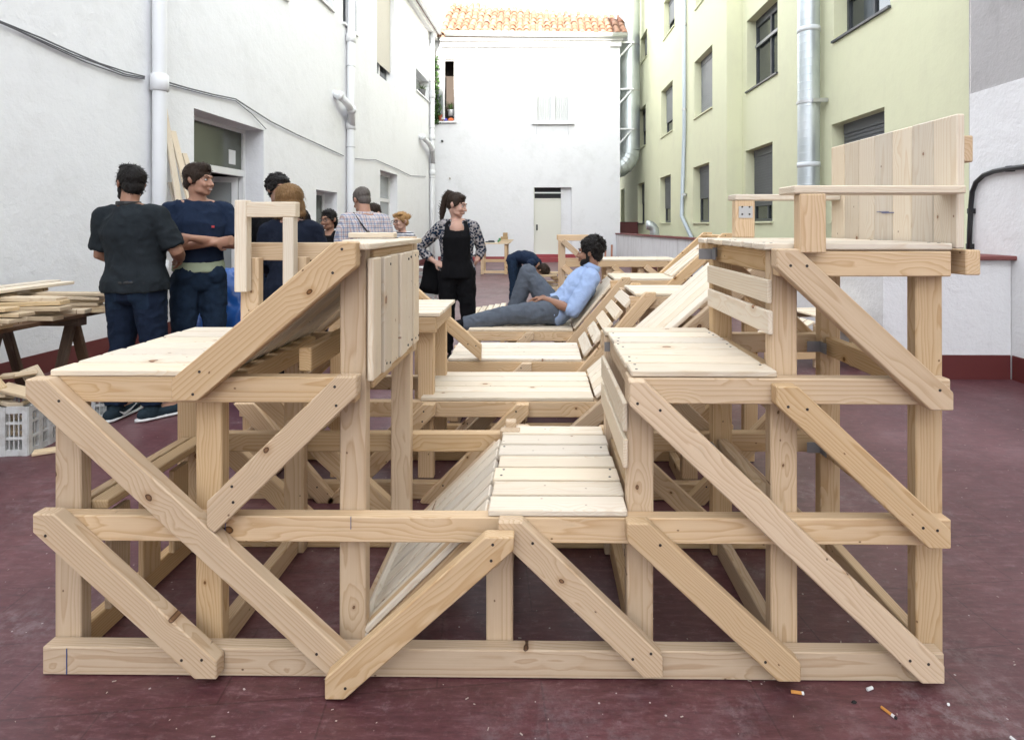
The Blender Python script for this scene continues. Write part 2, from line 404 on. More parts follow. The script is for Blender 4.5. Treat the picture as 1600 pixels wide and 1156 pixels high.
# door with a transom light, standing open
h = HL['door']; H0 = h
fr = bmesh.new()
zt = on_line(303, 253, LA, LB)[1]; ztop = h[3]
for a in ((h[0], h[0]+.06, .30, .38, h[2], ztop-.0), (h[1]-.06, h[1], .30, .38, h[2], ztop), (h[0]+.062, h[1]-.062, .30, .38, ztop-.06, ztop), (h[0]+.062, h[1]-.062, .30, .38, zt-.05, zt+.05)):
    box(fr, *a, LM)
door_o = obj('door_frame', fr, WHITE_PAINT, left_house)
tr = lpart('transom_pane', GLASS_GREEN, left_house, h[0]+.06, h[1]-.06, .335, .345, zt+.05, ztop-.06)
pap = lpart('paper_note', mat('paper', (.75,.76,.78), .8), left_house, h[1]-.42, h[1]-.24, .325, .332, zt+.12, zt+.34)
leaf = bmesh.new()
MD = LM @ Matrix.Translation((h[1]-.07, .38, 0)) @ Matrix.Rotation(R(112), 4, 'Z')
for a in ((0, .09, 0, .05, .14, zt-.06), (.82, .91, 0, .05, .14, zt-.06), (.09, .82, 0, .05, .14, .40), (.09, .82, 0, .05, zt-.15, zt-.06)): box(leaf, *a, MD)
dl_ = obj('open_door', leaf, WHITE_PAINT, left_house)
pn = bmesh.new(); box(pn, .09, .82, .02, .03, .40, zt-.15, MD); obj('pane', pn, GLASS_PALE, dl_)
hd = bmesh.new(); box(hd, .84, .88, -.05, .0, 1.0, 1.14, MD); obj('handle', hd, ZINC, dl_)
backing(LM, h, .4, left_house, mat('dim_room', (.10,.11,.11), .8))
lpart('door_step', REDSKIRT, left_house, h[0]-.05, h[1]+.05, -.14, .42, .0, .12)
# lower opening with white casement
h = HL['low_a']; f = bmesh.new()
for a in ((h[0], h[0]+.07, .28, .36, h[2], h[3]), (h[1]-.07, h[1], .28, .36, h[2], h[3]), (h[0]+.07, h[1]-.07, .28, .36, h[3]-.07, h[3]), (h[0]+.07, h[1]-.07, .28, .36, h[2], h[2]+.07)): box(f, *a, LM)
w_ = obj('window', f, WHITE_PAINT, left_house); lpart('pane', GLASS_GREEN, w_, h[0]+.07, h[1]-.07, .31, .32, h[2]+.07, h[3]-.07)
h = HL['low_b']; f = bmesh.new(); zm = h[2] + (h[3]-h[2])*.72
for a in ((h[0], h[0]+.08, .22, .30, h[2], h[3]), (h[1]-.08, h[1], .22, .30, h[2], h[3]), (h[0]+.08, h[1]-.08, .22, .30, h[3]-.08, h[3]), (h[0]+.08, h[1]-.08, .22, .30, zm-.05, zm+.05), (h[0]+.08, h[1]-.08, .22, .30, h[2], h[2]+.3)): box(f, *a, LM)
w_ = obj('garden_door', f, WHITE_PAINT, left_house); lpart('pane', GLASS_PALE, w_, h[0]+.08, h[1]-.08, .25, .26, h[2]+.3, h[3]-.08)
# big upper window with a lowered beige blind
h = HL['up_a']; f = bmesh.new()
for a in ((h[0], h[0]+.07, .2, .28, h[2], h[3]), (h[1]-.07, h[1], .2, .28, h[2], h[3]), (h[0]+.07, h[1]-.07, .2, .28, h[2], h[2]+.07), ((h[0]+h[1])/2-.04, (h[0]+h[1])/2+.04, .2, .28, h[2]+.07, h[3])): box(f, *a, LM)
w_ = obj('window', f, WHITE_PAINT, left_house); lpart('pane', GLASS, w_, h[0]+.07, h[1]-.07, .24, .25, h[2]+.07, h[3])
bl = bmesh.new(); nb = 40
for i in range(nb):
    z = h[2] + .42 + (h[3]-h[2]-.42)*i/nb; box(bl, h[0]+.02, h[1]-.02, .13, .15 + .004*(i%2), z, z + (h[3]-h[2]-.42)/nb*.985, LM)
obj('roller_blind', bl, BLIND, w_)
for key in ('small', 'up_b', 'up_c', 'up_d'):
    h = HL[key]; f = bmesh.new()
    for a in ((h[0], h[0]+.06, .26, .34, h[2], h[3]), (h[1]-.06, h[1], .26, .34, h[2], h[3]), (h[0]+.06, h[1]-.06, .26, .34, h[2], h[2]+.06), (h[0]+.06, h[1]-.06, .26, .34, h[3]-.06, h[3])): box(f, *a, LM)
    w_ = obj('window', f, GREYFRAME if key != 'small' else WHITE_PAINT, left_house); lpart('pane', GLASS if key != 'small' else GLASS_PALE, w_, h[0]+.06, h[1]-.06, .3, .31, h[2]+.06, h[3]-.06)
    lpart('window_sill', WHITE_PAINT, w_, h[0]-.03, h[1]+.03, -.05, .26, h[2]-.05, h[2]-.003)
# skirting band and eave with gutter
def skirting(M, segs, m, parent, z=.16, nm='skirting', t=.012):
    b = bmesh.new()
    for u0, u1 in segs: box(b, u0, u1, -t, -.001, 0.001, z, M)
    return obj(nm, b, m, parent)
Ltot = (Vector(LB)-Vector(LA)).length
skirting(LM, [(0, HL['door'][0]-.06), (HL['door'][1]+.06, HL['low_b'][0]), (HL['low_b'][1], Ltot-.02)], REDBROWN, left_house, .19)
lpart('eave', WHITE_PAINT, left_house, 0, Ltot, -.16, -.003, LTOP-.22, LTOP-.05)
g = bmesh.new(); P = [LM @ Vector((u, -.27, LTOP-.02)) for u in (0, Ltot-.12)]
tube(g, P, .085, 10); obj('gutter', g, mat('grey_gutter', (.55,.56,.56), .5, .3), left_house, True)
rf = bmesh.new(); box(rf, 0, Ltot+.3, -.2, 5.0, LTOP+.08, LTOP+.16, LM); obj('roof_edge', rf, mat('roof_clay', (.42,.20,.13), .8), left_house)
rf = bmesh.new(); box(rf, 0, Ltot+.3, 4.8, 5.0, -.2, LTOP+.07, LM); box(rf, 0, .2, .41, 4.79, -.2, LTOP+.07, LM); box(rf, Ltot+.1, Ltot+.3, .41, 4.79, -.2, LTOP+.07, LM); obj('back_wall', rf, WHITE_L, left_house)

# down pipes on the left house
PIPE = mat('white_pipe', (.78, .79, .80), .4)
def wall_pt(px, py, off=.09):
    u, z = on_line(px, py, LA, LB); return LM @ Vector((u, -off, z))
def down_pipe(px, label, y_el=None, ends=None, r=.075, collars=(125,)):
    t = thing('down_pipe', label, 'pipe')
    u, _ = on_line(px, 300, LA, LB)
    top = LTOP - .1
    b = bmesh.new(); tube(b, [LM @ Vector((u, -r-.02, z)) for z in (.0, 2.0, 4.0, top)], r, 16); obj('pipe', b, PIPE, t, True)
    for py in collars:
        z = on_line(px, py, LA, LB)[1]
        if z < top:
            b = bmesh.new(); tube(b, [LM @ Vector((u, -r-.02, z+dz)) for dz in (-.10, -.09, .09, .10)], [r+.005, r+.022, r+.022, r+.005], 16); obj('collar', b, PIPE, t, True)
    for z in (1.1, 3.1, 4.9, 6.6):
        b = bmesh.new(); tube(b, [LM @ Vector((u, -r-.02, z+dz)) for dz in (-.012, .012)], r+.008, 16); box(b, u-.02, u+.02, -.03, .0, z-.012, z+.012, LM); obj('clamp', b, ZINC, t)
    if y_el:
        # swept branch entering from the wall further along
        xa, ya, xb, yb = y_el
        ua, za = on_line(xa, ya, LA, LB); zb = on_line(xb, yb, LA, LB)[1]
        b = bmesh.new(); pts = [LM @ Vector((ua, .05, za+.05)), LM @ Vector((ua, -.12, za)), LM @ Vector((ua+(u-ua)*.35, -.2, za-.12)), LM @ Vector((ua+(u-ua)*.75, -.18, za-.35*(za-zb))), LM @ Vector((u, -r-.04, zb))]
        tube(b, pts, r*.95, 14); obj('branch', b, PIPE, t, True)
        for i in (1, 3):
            b = bmesh.new(); d0 = (pts[i+1]-pts[i-1]).normalized(); tube(b, [pts[i]-d0*.05, pts[i]+d0*.05], r*1.2, 14); obj('collar', b, PIPE, t, True)
    return t
down_pipe(237, 'thick white down pipe on the left wall near the leaning planks', collars=(130, 420))
down_pipe(541, 'white down pipe with bent side branch above the man in checked shirt', (522, 150, 543, 200), collars=(196, 60), r=.085)
down_pipe(671, 'slim white down pipe in the corner of left and back houses', (655, 215, 671, 255), collars=(215, 270, 150), r=.085)
# cables sagging along the left wall
cb = bmesh.new()
def wire(pts, r=.006, off=.03):
    tube(cb, [wall_pt(x, y, off) for x, y in pts], r, 6)
wire([(-60,12),(0,36),(60,60),(100,78),(150,99),(190,112),(222,120)], .008)
wire([(-60,14),(0,38),(60,64),(110,86),(160,104),(190,116),(222,122)], .007)
wire([(0,37),(70,71),(130,98),(190,119),(222,124)], .006)
wire([(248,126),(290,138),(330,148),(365,155),(385,168),(420,190),(460,210),(500,228),(535,244)], .010)
wire([(248,130),(290,141),(330,151),(365,158),(390,178),(413,202)], .006)
wire([(551,248),(575,250),(585,250),(618,264),(640,275),(664,276)], .009)
tag(obj('wall_cable', cb, mat('grey_cable', (.12,.12,.13), .6)), 'thin grey cables strung in sagging lines along the left wall', 'cable')

# ---------------- back white house
BY = 20.2
BA, BB = (-4.03, BY), (3.00, BY)
back_house = thing('house', 'white back house with clay tile roof and small cream door', 'house')
p0 = at_y(0, 52, BY).z; EAVE = at_y(820, 62, BY).z
HB = {
 'door': hole_px(BA, BB, (834, 893, (293, 293), (397, 397))),
 'win_l': hole_px(BA, BB, (676, 711, (92, 92), (190, 190))),
 'win_r': hole_px(BA, BB, (836, 892, (97, 97), (192, 192))),
}
bw, bA, bd, bn = holed_wall('wall', BA, BB, 0, EAVE+.25, list(HB.values()), .35, WHITE_B, back_house)
BM_ = wall_frame(bA, bd, bn)
def bpart(name, m, parent, *a): return obj(name, wbox(BM_, *a), m, parent)
# side wall of the back house going away
b = bmesh.new(); box(b, 2.65, 2.997, BY+.352, BY+9, 0, EAVE+.25); obj('side_wall', b, WHITE_B, back_house)
h = HB['door']; zl = at_y(850, 310, BY).z; xl = at_y(875, 350, BY).x - BA[0]
bpart('recess_panel', WHITE_B, back_house, xl+.04, h[1], .16, .20, h[2], h[3])
dd = bpart('door', CREAM_DOOR, back_house, h[0]+.03, xl, .12, .17, h[2], zl-.05)
bpart('handle', BLACK, dd, h[0]+.09, h[0]+.15, .09, .12, h[2]+.9, h[2]+1.12)
f = bmesh.new()
for a in ((h[0], h[0]+.03, .10, .20, h[2], h[3]), (xl, xl+.04, .10, .20, h[2], zl), (h[0]+.03, xl+.04, .10, .20, zl-.05, zl)): box(f, *a, BM_)
obj('door_frame', f, CREAM_DOOR, back_house)
v = bpart('transom_vent', DARK, back_house, h[0]+.03, xl+.14, .17, .19, zl, h[3])
bpart('vent_bar', WHITE_PAINT, v, h[0]+.03, xl+.14, .13, .165, zl+.19, zl+.24)
bpart('door_step', REDSKIRT, back_house, h[0]-.05, h[1]+.15, -.30, .34, .001, h[2]-.002)
bpart('door_step', REDSKIRT, back_house, h[0]-.05, h[1]+.55, -.60, -.302, .001, h[2]*.55)
# left window with an open casement
h = HB['win_l']; xm = at_y(694, 140, BY).x - BA[0]
f = bmesh.new()
for a in ((h[0], h[0]+.05, .10, .18, h[2], h[3]), (h[1]-.05, h[1], .10, .18, h[2], h[3]), (h[0]+.05, h[1]-.05, .10, .18, h[3]-.06, h[3]), (h[0]+.05, h[1]-.05, .10, .18, h[2], h[2]+.06)): box(f, *a, BM_)
w_ = obj('window', f, WHITE_PAINT, back_house)
s = bmesh.new()
MC = BM_ @ Matrix.Translation((h[0]+.05, .10, 0)) @ Matrix.Rotation(R(-28), 4, 'Z')
for a in ((0,.06,0,.05,h[2]+.06,h[3]-.06), (.40,.46,0,.05,h[2]+.06,h[3]-.06), (.06,.40,0,.05,h[3]-.12,h[3]-.06), (.06,.40,0,.05,h[2]+.06,h[2]+.14)): box(s, *a, MC)
c_ = obj('casement', s, WHITE_PAINT, w_)
s = bmesh.new(); box(s, .06, .40, .02, .03, h[2]+.14, h[3]-.12, MC); obj('pane', s, GLASS_PALE, w_)
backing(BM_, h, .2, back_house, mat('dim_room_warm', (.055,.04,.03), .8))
bpart('window_sill', WHITE_PAINT, w_, h[0]-.06, h[1]+.06, -.10, .10, h[2]-.06, h[2]-.003)
# right window, closed, curtains behind
h = HB['win_r']; f = bmesh.new(); xm = (h[0]+h[1])/2
for a in ((h[0], h[0]+.08, .05, .12, h[2], h[3]), (h[1]-.08, h[1], .05, .12, h[2], h[3]), (xm-.07, xm+.07, .05, .12, h[2]+.08, h[3]-.08), (h[0]+.08, h[1]-.08, .05, .12, h[3]-.08, h[3]), (h[0]+.08, h[1]-.08, .05, .12, h[2], h[2]+.08)): box(f, *a, BM_)
w_ = obj('window', f, WHITE_PAINT, back_house)
CURT = mat('net_curtain', (.62, .63, .62), .35, 0, .6)
for a, b_ in ((h[0]+.08, xm-.07), (xm+.07, h[1]-.08)):
    c = bmesh.new(); n_ = 24; prev = None
    for i in range(n_+1):
        u = a + (b_-a)*i/n_; y = .10 + .012*math.sin(i*2.2)
        q = (c.verts.new(BM_ @ Vector((u, y, h[2]+.08))), c.verts.new(BM_ @ Vector((u, y, h[3]-.08))))
        if prev: c.faces.new((prev[0], q[0], q[1], prev[1]))
        prev = q
    obj('curtain', c, CURT, w_)
bpart('window_sill', WHITE_PAINT, w_, h[0]-.12, h[1]+.12, -.12, .05, h[2]-.07, h[2]-.003)
for u in (h[0]+.05, h[1]-.12): bpart('bracket', ZINC, w_, u, u+.02, -.06, -.003, h[2]-.45, h[2]-.075)
# blocked doorway, faint
q = hole_px(BA, BB, (677, 714, (290, 290), (400, 400)))
bpart('blocked_doorway', WHITE_B, back_house, q[0]+.12, q[1], -.018, -.001, .2, q[3])
skirting(BM_, [(0.1, HB['door'][0]-.06), (HB['door'][1]+.6, 6.9)], REDSKIRT, back_house, .17)
b = bmesh.new(); box(b, -4.4, 2.64, BY+8.8, BY+9, -.1, EAVE+.25); box(b, -4.4, -4.2, BY+.36, BY+8.79, -.1, EAVE+.25); box(b, -4.4, 2.99, BY+.36, BY+9, EAVE+.255, EAVE+.33); obj('rear_wall', b, WHITE_B, back_house)
# small things fixed to the wall
for px, py, r in ((691, 221, .045), (727, 107, .06), (745, 77, .05), (703, 279, .035)):
    p = at_y(px, py, BY-.02); b = bmesh.new(); tube(b, [(p.x, BY-.06, p.z), (p.x, BY+.01, p.z)], r, 12); obj('wall_vent', b, BLACK if px in (691,) else mat('grey_cap', (.4,.36,.3), .7), back_house)
p = at_y(903, 148, BY-.02); b = bmesh.new(); box(b, p.x-.012, p.x+.012, BY-.03, BY-.002, p.z-.35, p.z+.3); obj('wall_rod', b, ZINC, back_house)
# cornice and gutter
bpart('cornice', WHITE_PAINT, back_house, 0.2, 7.07, -.12, -.002, EAVE-.30, EAVE-.10)
bpart('eave_board', WHITE_PAINT, back_house, 0.2, 7.11, -.26, -.002, EAVE-.097, EAVE+.12)
g = bmesh.new(); tube(g, [(-3.6, BY-.36, EAVE+.12), (0, BY-.36, EAVE+.08), (3.22, BY-.36, EAVE+.04)], .10, 10); obj('gutter', g, mat('zinc_gutter', (.52,.53,.53), .5, .5), back_house, True)
# tiled roof: every barrel tile its own piece
def tile_mesh():
    b = bmesh.new(); n_ = 7; L = .46; rings = []
    for (yy, rr, zz) in ((0, .125, 0), (L, .10, .0)):
        rings.append([(math.cos(math.pi*k/n_)*rr, yy, math.sin(math.pi*k/n_)*rr*1.05 + zz) for k in range(n_+1)])
    outer = [[b.verts.new(p) for p in r] for r in rings]
    inner = [[b.verts.new((p[0]*.84, p[1], p[2]*.84)) for p in r] for r in rings]
    for k in range(n_):
        b.faces.new((outer[0][k], outer[1][k], outer[1][k+1], outer[0][k+1])); b.faces.new((inner[0][k], inner[0][k+1], inner[1][k+1], inner[1][k]))
        b.faces.new((outer[0][k], outer[0][k+1], inner[0][k+1], inner[0][k])); b.faces.new((outer[1][k], inner[1][k], inner[1][k+1], outer[1][k+1]))
    return b
CLAY = mat('clay_tile', (.45,.2,.12), .8); g = N(CLAY)
rn = g.n('ObjectInfo').outputs['Random']; nn = g.noise(g.coords('Object'), 14, 5, .6)
cc = g.ramp(rn, [(0, (.24,.10,.055)), (.35, (.33,.145,.08)), (.7, (.38,.20,.12)), (1, (.30,.18,.13))])
g.color(g.mix(g.math('MULTIPLY', nn, .4), cc, (.22,.15,.12)))
roof_under = bmesh.new()
RA = R(37)
def roof_h(y): return EAVE + .13 + (y - (BY-.30)) * math.tan(RA)
ridge_n = lambda x: 9.4 - (x+3.6)*.70            # rows of tiles (the ridge falls to the right)
vv = [roof_under.verts.new(p) for p in ((-4.05, BY-.30, roof_h(BY-.30)-.05), (3.17, BY-.30, roof_h(BY-.30)-.05), (3.17, BY+1.1, roof_h(BY+1.1)-.05), (-4.05, BY+2.7, roof_h(BY+2.7)-.05))]
roof_under.faces.new(vv)
vb = [roof_under.verts.new((v.co.x, v.co.y, v.co.z-.08)) for v in vv]; roof_under.faces.new(vb[::-1])
for i in range(4): roof_under.faces.new((vv[i], vv[(i+1)%4], vb[(i+1)%4], vb[i])[::-1])
roof = obj('roof', roof_under, CLAY, back_house)
tm = bpy.data.meshes.new('tile'); tb = tile_mesh(); tb.to_mesh(tm); tb.free(); tm.materials.append(CLAY)
for p in tm.polygons: p.use_smooth = True
ncol = 27; cnt = 0
rr = random.Random(3)
for i in range(ncol):
    x = -3.72 + i*(6.84/(ncol-1))
    for j in range(int(ridge_n(x)+.5)):
        y = BY - .38 + j*.385*math.cos(RA)/math.cos(R(24))
        o = bpy.data.objects.new('tile', tm); o.location = (x + rr.uniform(-.012,.012), y, roof_h(y)-.03 + rr.uniform(-.008,.012)); o.rotation_euler = (RA + R(rr.uniform(-2,3)), 0, R(rr.uniform(-3,3)))
        s_ = rr.uniform(.94, 1.05); o.scale = (s_, 1, s_); link(o, roof); cnt += 1
# chimney-like white block behind the roof at right
b = bmesh.new(); p = at_y(934, -20, BY+3); q = at_y(962, 40, BY+3); box(b, p.x, q.x, BY+3, BY+4, 6.5, p.z+1.5); tag(obj('chimney', b, WHITE_B), 'pale rendered stack rising behind the tiled roof beside the duct', 'chimney')

# ---------------- green apartment building
GY0 = 4.32
gA = at_y(1158, 300, 0); D2 = 12.94
G1A, G1B = (4.50, GY0), (4.50, D2-1.73)
XR = (1134-845)/900*D2
G2A, G2B = (XR, D2-1.73), (3.98, 27.5)
GTOP = 14.0
green = thing('apartment_building', 'pale green apartment building with grey roller shutters on the right', 'building')
def gh(A, B, x0, x1, t, b): return hole_px(A, B, (x0, x1, t, b))
H1 = [gh(G1A,G1B,1167,1215,(24,-2),(141,116)), gh(G1A,G1B,1165,1207,(235,223),(347,345)), gh(G1A,G1B,1303,1391,(-75,-120),(62,12)), gh(G1A,G1B,1299,1382,(194,169),(347,343))]
H2 = [gh(G2A,G2B,1085,1113,(95,73),(185,168)), gh(G2A,G2B,1083,1108,(262,254),(348,347)), gh(G2A,G2B,1033,1051,(142,127),(214,205)), gh(G2A,G2B,1031,1048,(279,272),(348,348)),
      gh(G2A,G2B,998.5,1009,(173,163),(233,227)), gh(G2A,G2B,996.5,1007,(289,284),(349,348)), gh(G2A,G2B,1001,1011,(60,46),(99,90)), gh(G2A,G2B,1037,1054,(2,-20),(60,43)), gh(G2A,G2B,970,976,(297,294),(347,347)),
      gh(G2A,G2B,1087,1118,(-90,-130),(8,-18))]
_, a1, d1, n1 = holed_wall('facade', G1A, G1B, -3, GTOP, H1, .30, GREEN, green)
_, a2, d2, n2 = holed_wall('facade', G2A, G2B, -3, GTOP, H2, .30, GREEN, green)
b = bmesh.new(); box(b, XR+.302, 4.80, D2-1.73-.001, D2-1.73+.30, -3, GTOP); box(b, XR+.001, XR+.301, D2-1.73-.004, D2-1.73-.001, -3, GTOP); obj('corner_return', b, GREEN, green)
GM1, GM2 = wall_frame(a1, d1, n1), wall_frame(a2, d2, n2)
rs = random.Random(11)
def shutter_window(M, h, drop, parent, open_frames=False, pale=False):
    u0, u1, z0, z1 = h; dp = .20; t = min(.06, (u1-u0)*.08)
    f = bmesh.new()
    for a in ((u0, u0+t, dp, dp+.06, z0, z1), (u1-t, u1, dp, dp+.06, z0, z1), (u0+t, u1-t, dp, dp+.06, z1-.16, z1), (u0+t, u1-t, dp, dp+.06, z0, z0+t), ((u0+u1)/2-t*.5, (u0+u1)/2+t*.5, dp, dp+.05, z0+t, z1-.16)): box(f, *a, M)
    w = obj('window', f, GREYFRAME, parent)
    obj('pane', wbox(M, u0+t, u1-t, dp+.03, dp+.04, z0+t, z1-.16), GLASS, w)
    if drop > 0:
        zb = z1 - .16 - (z1-z0-.16)*drop; s = bmesh.new(); nn_ = max(3, int((z1-.16-zb)/.055)); hgt = (z1-.16-zb)/nn_
        for i in range(nn_): box(s, u0+t, u1-t, dp-.03, dp-.005, zb+i*hgt+.006, zb+(i+1)*hgt-.006, M); box(s, u0+t, u1-t, dp-.018, dp-.008, zb+i*hgt-.006, zb+i*hgt+.006, M)
        obj('shutter', s, SHUTTER_L if pale else SHUTTER, w)
        obj('shutter_box', wbox(M, u0+t, u1-t, dp-.04, dp-.002, z1-.158, z1-.003), SHUTTER, w)
    obj('window_sill', wbox(M, u0-.02, u1+.02, -.04, dp-.002, z0-.035, z0-.003), GREYFRAME if drop < .5 else GREEN, w)
    if open_frames:
        s = bmesh.new(); zt_ = z0 + (z1-z0)*.62
        box(s, u0+t, u1-t, dp-.04, dp-.003, zt_-.03, zt_+.03, M); obj('transom_bar', s, mat('light_metal', (.3,.31,.32), .4, .5), w)
    return w
for h, dr, op, pl in zip(H1, (.0, .76, .45, .8), (True, False, False, False), (0,0,0,0)): shutter_window(GM1, h, dr, green, op, pl)
for h, dr, pl in zip(H2, (.97, .52, .66, .65, .5, .45, .6, .55, .5, .5), (1,0,1,0,1,0,1,1,0,1)): shutter_window(GM2, h, dr, green, False, pl)
b = bmesh.new(); box(b, 4.82, 12, GY0, 27.5, GTOP-.4, GTOP); box(b, 4.46, 4.80, GY0-.01, GY0+.0, -3, GTOP); box(b, 11.8, 12, GY0, 27.5, -3, GTOP-.41); box(b, 4.82, 11.79, GY0, GY0+.2, -3, GTOP-.41); box(b, 4.82, 11.79, 27.3, 27.5, -3, GTOP-.41); obj('roof', b, GREY_C, green)
# cracks of bare render on the green wall
# light grey rain pipe
t = thing('rain_pipe', 'slim pale grey rain pipe running down the green wall', 'pipe')
def gp(px, py, off=.07):
    u, z = on_line(px, py, G2A, G2B); return GM2 @ Vector((u, -off, z))
u_, _ = on_line(1073, 200, G2A, G2B); q1 = gp(1069, 338)
pts = [GM2 @ Vector((u_, -.07, GTOP-.2)), GM2 @ Vector((u_, -.07, 4)), Vector((q1.x, q1.y, q1.z)), gp(1086, 372, .09)]
b = bmesh.new(); tube(b, pts, .055, 12); obj('pipe', b, mat('pale_blue_grey', (.50,.56,.60), .45, .1), t, True)
for z in (2.2, 4.6, 7): 
    b = bmesh.new(); tube(b, [GM2 @ Vector((u_, -.07, z)), GM2 @ Vector((u_, -.07, z+.06))], .068, 12); obj('collar', b, ZINC, t)
# ducts
def spiral_duct(name, label, pts, r, step=.125, bands=()):
    t = thing(name, label, 'duct')
    pts = [Vector(p) for p in pts]; P, Rr = [], []
    for a, b_ in zip(pts, pts[1:]):
        L = (b_-a).length; k = max(1, int(L/step))
        for i in range(k):
            p = a + (b_-a)*(i/k); d = (b_-a).normalized()
            P += [p, p + d*.008, p + d*.016]; Rr += [r, r+.0022, r]
    P.append(pts[-1]); Rr.append(r)
    b = bmesh.new(); tube(b, P, Rr, 44, True); obj('pipe', b, DUCT, t, False)
    return t
u_, _ = on_line(1284, 200, G1A, G1B)
DX, DYY = 4.5-.21, (GM1 @ Vector((u_, 0, 0))).y
t = spiral_duct('ventilation_duct', 'tall spiral metal duct on green wall behind the wooden armrest', [(DX, DYY, -1), (DX, DYY, 14)], .165)
for py in (48, 258):
    z = at_y(1262, py, DYY).z; b = bmesh.new(); tube(b, [(DX, DYY, z-.04), (DX, DYY, z+.04)], .173, 28); obj('tape_band', b, mat('pale_tape', (.72,.75,.76), .5), t, True)
z = at_y(1262, 161, DYY).z; b = bmesh.new(); tube(b, [(DX, DYY, z-.02), (DX, DYY, z+.02)], .18, 28); box(b, DX-.03, DX+.2, DYY-.225, DYY-.17, z-.03, z+.03); obj('clamp', b, ZINC, t)
dy = BY + 1.0
cx = at_y(983.5, 150, dy).x; zb = at_y(980, 243, dy).z; r_ = (at_y(1000, 150, dy).x - at_y(968, 150, dy).x)/2
pts = [(cx, dy, 16), (cx, dy, zb+.2)]
arc = [(cx - .75 + .75*math.cos(a), dy, zb + .2 - .75*math.sin(a)) for a in [R(k*15) for k in range(1, 7)]]
t = spiral_duct('ventilation_duct', 'wide metal duct with bottom elbow beside the back house', pts, r_, .30)
b = bmesh.new(); P, Rr = [], []
for p in [Vector(pts[-1])] + [Vector(a) for a in arc] + [Vector((arc[-1][0]-1.2, dy, arc[-1][2]))]:
    P.append(p); Rr.append(r_*1.0)
tube(b, P, Rr, 28); obj('elbow', b, DUCT, t, False)
for a, b2 in zip(P[1:-1], P[2:]):
    b = bmesh.new(); d0 = (b2-a).normalized(); tube(b, [a-d0*.02, a+d0*.02], r_*1.03, 28); obj('elbow_seam', b, DUCT, t, True)
for py in (73, 144, 205):
    z = at_y(980, py, dy).z; b = bmesh.new(); box(b, 2.998, cx+.1, dy-r_-.12, dy-r_-.04, z-.03, z+.03)
    box(b, -.03, .03, -.03, .03, 0, .75, Matrix.Translation((3.01, dy-r_-.08, z-.6)) @ Matrix.Rotation(R(42), 4, 'Y')); tube(b, [(cx, dy, z-.03), (cx, dy, z+.03)], r_*1.02, 28); obj('bracket', b, ZINC, t)
pp = at_y(1018, 360, 17.0)
t = thing('vent_pipe', 'short bent metal vent pipe behind the parapet wall', 'pipe')
b = bmesh.new(); r_ = .15; base = Vector((pp.x+.1, 17.0, .6)); zc = pp.z+.0
P = [base, (base.x, 17, zc-.05)] + [(base.x - .22 + .22*math.cos(R(k)), 17, zc - .05 + .22*math.sin(R(k))) for k in (20,40,60,80,100)] ; tube(b, P, r_, 16); obj('pipe', b, DUCT, t, True)

# ---------------- parapet on the right, pier and party wall
par = thing('parapet_wall', 'low white parapet wall with red coping along the light well', 'wall')
PA, PB = (2.86, 20.19), (4.02, 5.4)
d_ = (Vector(PB)-Vector(PA)); PM = wall_frame(Vector((PA[0],PA[1],0)), Vector((d_.x,d_.y,0)).normalized(), Vector((-d_.y, d_.x,0)).normalized()); PL = d_.length
b = bmesh.new(); box(b, 0, PL, 0, .22, 0, 1.03, PM); bmesh.ops.recalc_face_normals(b, faces=b.faces[:]); obj('wall', b, WHITE_P, par)
COP = mat('clay_coping', (.20, .062, .055), .7)
k = 24; cm = None
for i in range(k):
    b = bmesh.new(); u0 = PL*i/k; box(b, u0+.006, u0+PL/k-.006, -.05, .27, 1.03, 1.065 + .004*(i%2), PM); bmesh.ops.recalc_face_normals(b, faces=b.faces[:]); obj('coping_tile', b, COP, par)
skirting(PM, [(0.3, PL)], REDBROWN, par, .20)
pier = thing('wall_pier', 'low white wall pier with dark red coping in right corner', 'wall')
pl_ = at_y(1380, 500, 3.42).x; pr = 4.165
b = bmesh.new(); box(b, pl_, pr, 3.42, 5.38, 0, 1.055); obj('wall', b, WHITE_R, pier)
b = bmesh.new(); box(b, pl_-.02, pr+.05, 3.36, 4.0, 1.055, 1.095); bevel_all(b, .008); obj('coping', b, COP, pier)
b = bmesh.new(); box(b, pl_, pr-.013, 3.408, 3.419, .001, .215); obj('skirting', b, REDBROWN, pier)
party = thing('party_wall', 'tall right wall, white below and bare grey concrete above', 'wall')
zj0 = on_line(1503, 143, (4.17, 3.92), (4.17, -10))[1]; zj1 = on_line(1600, 120, (4.17, 3.92), (4.17, -10))[1]
zj = (zj0+zj1)/2 - .03
b = bmesh.new(); box(b, 4.17, 4.49, -10, 3.92, 0, zj); obj('painted_part', b, WHITE_R, party)
b = bmesh.new(); box(b, 4.182, 4.49, -10, 3.92, zj, 9.0); obj('concrete_part', b, GREY_C, party)
b = bmesh.new(); box(b, 4.158, 4.169, -10, 3.40, .001, .215); obj('skirting', b, REDBROWN, party)
t = thing('black_pipe', 'black plastic conduit bending across the white right wall', 'pipe')
def rp(px, py, off=.03):
    u, z = on_line(px, py, (4.17, 3.92), (4.17, -10)); return Vector((4.17-off, 3.92-u, z))
b = bmesh.new(); tube(b, [rp(1519,400), rp(1520,360), rp(1522,320), rp(1524,300), rp(1530,285), rp(1542,274), rp(1558,268), rp(1580,264), rp(1605,261), rp(1660,254)], .022, 12); obj('pipe', b, BLACK, t, True)
for px, py in ((1521,330), (1582,264), (1519,385)):
    b = bmesh.new(); p = rp(px, py, .02); box(b, p.x-.02, p.x+.02, p.y-.03, p.y+.03, p.z-.025, p.z+.025); obj('clip', b, BLACK, t)
